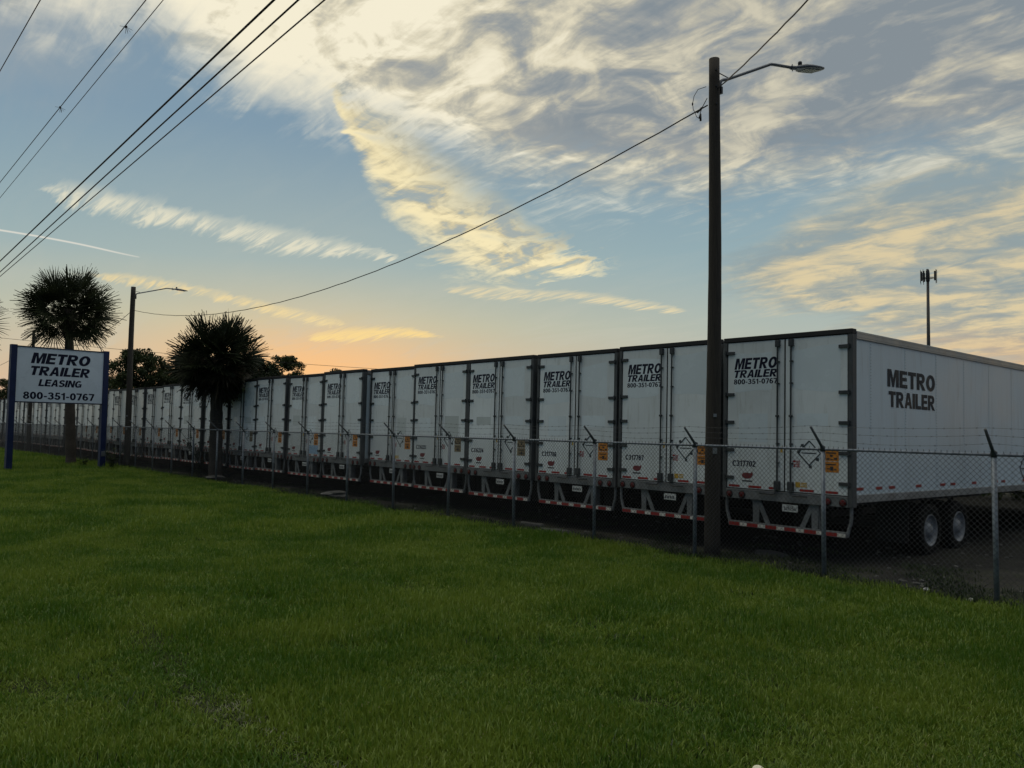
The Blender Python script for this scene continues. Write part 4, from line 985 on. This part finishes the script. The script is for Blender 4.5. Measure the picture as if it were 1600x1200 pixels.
# ------------------------------------------------------------------ fan palms
def build_palm(x, y, zc, label, rt, fr_n, pet, fan, skirt, seed, lean=(0,0), ylim=None, group='cabbage palms'):
    R = random.Random(seed); t = thing('fan_palm', (x, y, 0), label, 'palm tree', group)
    n = 30; pts, rr = [], []
    for i in range(n):
        u = i/(n-1); pts.append((lean[0]*u, lean[1]*u, -0.1+(zc+0.1)*u)); rr.append(rt*(1.18-0.25*u)*(1+0.05*math.sin(i*2.1)) if u < 0.8 else rt*(0.95+0.35*(u-0.8)/0.2))
    m = MB().tube(pts, rr, 16)
    top = Vector((lean[0], lean[1], zc))
    for i in range(60):                                             # old leaf bases
        a = i*2.4; z = zc-1.5+1.45*i/60; r = rt*1.02; c = Vector((lean[0]*z/zc+r*math.cos(a), lean[1]*z/zc+r*math.sin(a), z)); d = Vector((math.cos(a)*0.55, math.sin(a)*0.55, 0.85))
        m.tube([c-d*0.05, c+d*R.uniform(0.16, 0.34)], [0.05, 0.025], 5)
    m.build('trunk', M['palmbark'], t)
    def frond(mb, az, el, pl, fl, droop, nl, w0, sp):
        d = Vector((math.cos(az)*math.cos(el), math.sin(az)*math.cos(el), math.sin(el)))
        p = [top+Vector((0,0,R.uniform(-0.35, 0.15)))]; dd = d.copy()
        for i in range(5): p.append(p[-1]+dd*pl/5); dd = (dd+Vector((0,0,-0.035*droop))).normalized()
        mb.tube(p, [0.024, 0.020, 0.018, 0.015, 0.013, 0.011], 4)
        hub = p[-1]; side = dd.cross(Vector((0,0,1)))
        side = side.normalized() if side.length > 1e-3 else Vector((math.sin(az), -math.cos(az), 0)); up = side.cross(dd).normalized()
        roll = R.uniform(-1.1, 1.1); s2 = side*math.cos(roll)+up*math.sin(roll); u2 = up*math.cos(roll)-side*math.sin(roll)
        dq = 2*sp/(nl-1)
        for j in range(nl):
            q = -sp+dq*j+R.uniform(-0.02, 0.02); ll = fl*(1-0.30*abs(q/sp)**2)*R.uniform(0.86, 1.10)
            dirv = (dd*math.cos(q)+s2*math.sin(q)+u2*(0.34*abs(math.sin(q)))).normalized()
            wdir = (s2*math.cos(q)-dd*math.sin(q)); o = len(mb.v); pos, dv = hub+dirv*0.04, dirv; pl_ = u2*(0.014 if j % 2 else -0.014)
            for i, f_ in enumerate((0.04, 0.25, 0.47, 0.72, 1.0)):
                ww = min(f_*ll*dq*1.05, w0*1.5*(1.0-f_)**0.8+0.004)
                mb.v.append(tuple(pos+wdir*ww*0.5+pl_*f_)); mb.v.append(tuple(pos-wdir*ww*0.5-pl_*f_+u2*0.003))
                pos = pos+dv*ll/4; dv = (dv+Vector((0,0,-1))*droop*(0.01+0.05*i*i*0.55)*R.uniform(0.5, 1.5)+Vector((R.uniform(-1,1), R.uniform(-1,1), 0))*0.02*i).normalized()
            for i in range(4): a = o+2*i; mb.f.append((a, a+1, a+3, a+2))
    cr = MB(); lowest = -0.78 if not skirt else -0.45
    for i in range(fr_n):
        u = (i+0.5)/fr_n; el = math.asin(max(-1, min(1, 1-u*(1-lowest)))); az = i*2.39996+R.uniform(-0.25, 0.25)
        inner = (i % 5 == 0)
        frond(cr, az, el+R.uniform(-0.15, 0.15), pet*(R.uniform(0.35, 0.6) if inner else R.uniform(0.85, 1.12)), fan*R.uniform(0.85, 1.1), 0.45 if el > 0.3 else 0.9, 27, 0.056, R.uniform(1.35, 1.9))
    def clamp(mb):
        if ylim is not None: mb.v = [(px, min(py, ylim-y-0.02*((k*7) % 5)) if pz < 4.2 else py, pz) for k, (px, py, pz) in enumerate(mb.v)]
    clamp(cr); cr.build('crown', M['palm'], t)
    if skirt:
        sk = MB()
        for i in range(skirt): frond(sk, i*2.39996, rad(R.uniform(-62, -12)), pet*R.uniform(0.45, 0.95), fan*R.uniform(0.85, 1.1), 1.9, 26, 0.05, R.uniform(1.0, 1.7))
        clamp(sk); sk.build('dead_fronds', M['palmdead'], t)
    return t
build_palm(-46.9, 10.9, 8.05, 'tall round-headed palm standing behind the blue and white sign', 0.215, 70, 1.24, 1.28, 0, 5, (-0.30, -0.35))
build_palm(-33.35, 13.08, 4.95, 'shorter palm with a shaggy skirt of dead fronds between fence and trailers', 0.235, 66, 1.02, 1.10, 44, 8, (0.05, -0.1), 13.56)
build_palm(-53.6, 6.35, 7.6, 'palm mostly out of sight, frond tips at the left edge', 0.2, 60, 1.2, 1.35, 0, 12)


# ------------------------------------------------------------------ trees behind the yard
def build_tree(x, y, h, w, label, seed, low=0.25, gaps=0.5):
    R = random.Random(seed); nr = np.random.default_rng(seed); t = thing('broadleaf_tree', (x, y, 0), label, 'tree', 'dark trees beyond the trailers')
    m = MB(); r0 = 0.018*h+0.12
    m.tube([(0,0,-0.1), (0.1,0,h*0.2), (0.05,0.1,h*0.38), (0.2,0,h*0.55)], [r0*1.3, r0, r0*0.85, r0*0.6], 10)
    tips = []
    for i in range(22):
        a = i*2.4+R.random(); z0 = h*R.uniform(0.16, 0.5); L = w*0.5*R.uniform(0.5, 1.0); e = R.uniform(0.25, 1.2)
        p = [Vector((0.1, 0, z0))]; d = Vector((math.cos(a)*math.cos(e), math.sin(a)*math.cos(e), math.sin(e)))
        for k in range(5): p.append(p[-1]+d*L/5+Vector((R.uniform(-1,1), R.uniform(-1,1), R.uniform(-.3,.9)))*L*0.05)
        m.tube(p, [0.12, 0.10, 0.08, 0.06, 0.045, 0.03], 6)
        tips += p[2:]
    m.build('trunk', M['bark'], t)
    C = []
    for k in range(170):
        a = R.random()*6.283; u = R.random(); zz = low+(1-low)*R.random()**0.75
        rad_ = (w*0.5)*math.sqrt(max(0.03, 1-((zz-low-0.32*(1-low))/(1-low)/0.70)**2))*math.sqrt(u)
        C.append((rad_*math.cos(a), rad_*math.sin(a), zz*h*0.97, R.uniform(0.045, 0.105)*h*0.75))
    for p in tips:
        if R.random() < 0.55: C.append((p.x, p.y, p.z, 0.06*h))
    P = []
    for cx, cy, cz, r in C:
        n = int(95*(r/(0.06*h))**2); q = nr.normal(size=(n, 3)); q /= np.linalg.norm(q, axis=1)[:, None]
        q *= (r*nr.random(n)**0.45)[:, None]; P.append(q*np.array([1, 1, 0.72])+np.array([cx, cy, cz]))
    P = np.concatenate(P); n = len(P); s = nr.uniform(0.10, 0.24, n)*h/12
    a = nr.normal(size=(n, 3)); a /= np.linalg.norm(a, axis=1)[:, None]; b = np.cross(a, nr.normal(size=(n, 3))); b /= np.linalg.norm(b, axis=1)[:, None]
    V = np.stack([P-a*s[:, None], P+b*(s*0.45)[:, None], P+a*s[:, None], P-b*(s*0.45)[:, None]], 1).reshape(-1, 3)
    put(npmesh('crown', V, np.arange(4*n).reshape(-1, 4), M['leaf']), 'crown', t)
TREES = [(-131.0, 39.5, 8.6, 12.0, 'low dark bushy tree filling the gap below the open-crowned one', 21, 0.05),
         (-126.0, 42.5, 8.9, 11.0, 'low dark bushy tree just left of the shaggy palm', 22, 0.05),
         (-104.5, 47.5, 10.0, 9.5, 'low dark bushy tree between the two treetops right of the shaggy palm', 23, 0.1),
         (-126.1, 37.6, 12.8, 10.5, 'dark open-crowned tree just right of the pole by the sign', 1, 0.30),
         (-133.6, 35.6, 9.2, 9.5, 'low dark tree between the sign and the light pole', 2, 0.1),
         (-129.1, 43.2, 10.6, 10.0, 'dense dark tree left of the shaggy palm', 3, 0.12),
         (-122.0, 46.0, 13.0, 8.5, 'dark tree whose top shows right against the left side of the shaggy palm', 4, 0.2),
         (-106.0, 45.4, 11.6, 9.0, 'dark tree just right of the shaggy palm', 5, 0.2),
         (-103.5, 49.6, 11.3, 9.2, 'broad dark tree over the trailer roofs, centre of three right of the palm', 6, 0.2),
         (-101.5, 56.0, 9.9, 6.0, 'small dark treetop just showing over the trailer roofs, farthest right', 7, 0.2),
         (-190.5, 32.0, 10.5, 12.0, 'dark tree at the left edge beyond the sign post', 8, 0.1),
         (-178.0, 40.0, 9.6, 13.0, 'dark tree hidden mostly by the sign board', 9, 0.1)]
for tr in TREES: build_tree(*tr)

def build_added_hedge():  # invented leaf screen, added to keep the gap beneath the trailers dark
    nr = np.random.default_rng(77); n = 26000; L = 70.0
    P = np.stack([nr.uniform(-L, 6.0, n), 33.5+nr.normal(size=n)*0.55, nr.random(n)**0.8*2.3], -1); P[:, 2] += 0.25*np.sin(P[:, 0]*0.9)*P[:, 2]/2.3
    s = nr.uniform(0.10, 0.22, n); a = nr.normal(size=(n, 3)); a /= np.linalg.norm(a, axis=1)[:, None]; b = np.cross(a, nr.normal(size=(n, 3))); b /= np.linalg.norm(b, axis=1)[:, None]
    V = np.stack([P-a*s[:, None], P+b*(s*0.5)[:, None], P+a*s[:, None], P-b*(s*0.5)[:, None]], 1).reshape(-1, 3)
    tag(put(npmesh('added_hedge', V, np.arange(4*n).reshape(-1, 4), M['leaf']), 'added_hedge'), 'added dark leaf screen behind the yard, darkening the view beneath the trailers', 'added_hedge')
build_added_hedge()

# ------------------------------------------------------------------ mobile phone mast far behind
def build_mast():
    t = thing('phone_mast', (-67.6, 164.9, 0), 'tall slim monopole mast with antenna panels, far behind the trailers', 'mast')
    MB().tube([(0,0,-0.2), (0,0,16), (0,0,32.6)], [0.42, 0.34, 0.24], 16).build('pole', M['dark'], t, True)
    m = MB()
    for k in range(12): a = k*math.pi/6; b = a+math.pi/6; m.tube([(1.2*math.cos(a), 1.2*math.sin(a), 32.4), (1.2*math.cos(b), 1.2*math.sin(b), 32.4)], 0.045, 5)
    for k in range(6): a = k*math.pi/3; m.tube([(0,0,32.4), (1.2*math.cos(a), 1.2*math.sin(a), 32.4)], 0.045, 5)
    m.lathe([(0.25,31.6), (0.36,31.9), (0.36,33.2), (0.28,33.9), (0.12,34.2)], (0,0,0), 'z', 12); m.build('platform', M['dark'], t)
    for k in range(9):
        a = (k//3)*2*math.pi/3+0.35+(k % 3-1)*0.42; c, s = math.cos(a), math.sin(a); m = MB().bev(-0.14, 0.14, -0.10, 0.10, -0.9+0.12*(k % 3), 0.95, 0.03); m.tube([(-0.02, 0.2, -1.3), (-0.02, 0.2, 1.25)], 0.05, 6)
        o = m.build('antenna_panel', M['dark'], t); o.location = (1.34*c, 1.34*s, 32.7); o.rotation_euler = (0, 0, a-math.pi/2)
build_mast()

# ------------------------------------------------------------------ weeds with stems, litter, rubble
def build_weed(x, y, h, n, label, seed):
    R = random.Random(seed); m = MB(); lf = MB(); t = thing('weed_plant', (x, y, 0), label, 'weed', 'weeds along the fence')
    for i in range(n):
        a = R.random()*6.283; d = Vector((math.cos(a), math.sin(a), 0)); hh = h*R.uniform(0.55, 1); p = [Vector((d.x*0.05*R.random()*n/3, d.y*0.05*R.random()*n/3, -0.03))]
        for k in range(6): p.append(p[-1]+Vector((d.x*hh*0.045*k*R.random(), d.y*hh*0.045*k*R.random(), hh/6)))
        m.tube(p, 0.007, 4)
        for q in p[1:]:
            for j in range(7):
                b = R.random()*6.283; L = R.uniform(0.07, 0.18)*min(1, h+0.3); v = Vector((math.cos(b), math.sin(b), R.uniform(-0.3, 0.6))).normalized(); w = v.cross(Vector((0,0,1))).normalized()*L*0.22
                q2 = q+Vector((R.uniform(-.05,.05), R.uniform(-.05,.05), R.uniform(-.1,.1))); lf.raw([q2, q2+v*L*0.5+w, q2+v*L, q2+v*L*0.5-w], [(0,1,2,3)])
    m.build('stem', M['weed'], t); lf.build('leaves', M['weed'], t)
build_weed(-34.75, 12.95, 2.3, 9, 'tall straggly weed behind the fence left of the shaggy palm', 1)
build_weed(-42.1, 11.6, 1.0, 9, 'leafy weed at the foot of the right hand sign post', 2)
build_weed(-43.6, 12.85, 0.8, 8, 'low weed clump at the foot of the pole beside the sign', 3)
build_weed(-44.5, 10.9, 0.7, 6, 'low weed between the palm trunk and the right sign post', 4)
def build_litter(x, y, r, label, mt, seed, name='crumpled_paper', cat='litter', sq=0.7):
    bm = bmesh.new(); bmesh.ops.create_icosphere(bm, subdivisions=3, radius=1.0); R = np.random.default_rng(seed); ax = R.normal(size=(9, 3)); ph = R.random(9)*6
    for v in bm.verts:
        c = np.array(v.co); f = 1+0.28*np.sum(np.sin(ax@c*2.2+ph))/3.0; f = max(0.45, min(1.45, f)); v.co = Vector((c[0]*f*r, c[1]*f*r*0.8, max(-0.3, c[2]*f*sq)*r))
    me = bpy.data.meshes.new(name); bm.to_mesh(me); bm.free(); me.materials.append(M[mt]); o = put(me, name); o.location = (x, y, r*0.45); tag(o, label, cat)
build_litter(-13.17, 6.9, 0.052, 'crumpled white paper alone in the middle of the lawn', 'paper', 1)
build_litter(-5.27, 12.70, 0.052, 'crumpled white paper at the fence foot, the one farther left of two', 'paper', 2)
build_litter(-4.58, 12.45, 0.052, 'crumpled white paper right beside the nearest fence post', 'paper', 3)
build_litter(-5.86, 13.2, 0.045, 'dull scrap of paper on the dirt just behind the fence', 'concrete', 6)
def build_cup():
    o = MB().lathe([(0.02, 0.0), (0.052, 0.0), (0.060, 0.012), (0.055, 0.055), (0.045, 0.082), (0.022, 0.095), (0.005, 0.097)], (0,0,0), 'z', 24).build('foam_lid', M['foam'], None, True)
    o.location = (-3.19, 5.01, 0.0); o.scale = (0.85, 0.85, 0.85); o.rotation_euler = (0.25, 0.2, 0); tag(o, 'cream foam lid in the grass, cut off by the bottom edge', 'litter')
build_cup()
def build_slab(x, y, a, b, label, seed):
    R = random.Random(seed); n = 11; P = [((a*(0.75+0.35*R.random()))*math.cos(k*2*math.pi/n), (b*(0.75+0.35*R.random()))*math.sin(k*2*math.pi/n)) for k in range(n)]
    m = MB(); m.v = [(u, v, -0.02) for u, v in P]+[(u*0.93, v*0.93, 0.045+R.uniform(-0.012, 0.012)) for u, v in P]; m.f = [tuple(range(n, 2*n))]+[(k, (k+1) % n, n+(k+1) % n, n+k) for k in range(n)]
    o = m.build('concrete_slab', M['concrete']); o.location = (x, y, 0.02); tag(o, label, 'slab', 'broken slabs by the fence')
build_slab(-13.39, 12.98, 0.50, 0.22, 'flat broken slab behind the fence below the trailer numbered C317786', 1)
build_slab(-8.65, 14.0, 0.36, 0.16, 'flat slab on the dirt under the rear bumper of the nearest trailer', 2)
build_slab(-14.6, 13.35, 0.42, 0.18, 'small flat slab just left of a larger one below trailer C317786', 5)
build_litter(-22.9, 12.75, 0.42, 'low mound of rubble at the fence foot, mid row', 'concrete', 4, 'rubble_mound', 'rubble', 0.20)
build_litter(-32.6, 12.75, 0.36, 'low mound of rubble at the foot of the shaggy palm', 'concrete', 5, 'rubble_mound', 'rubble', 0.2)
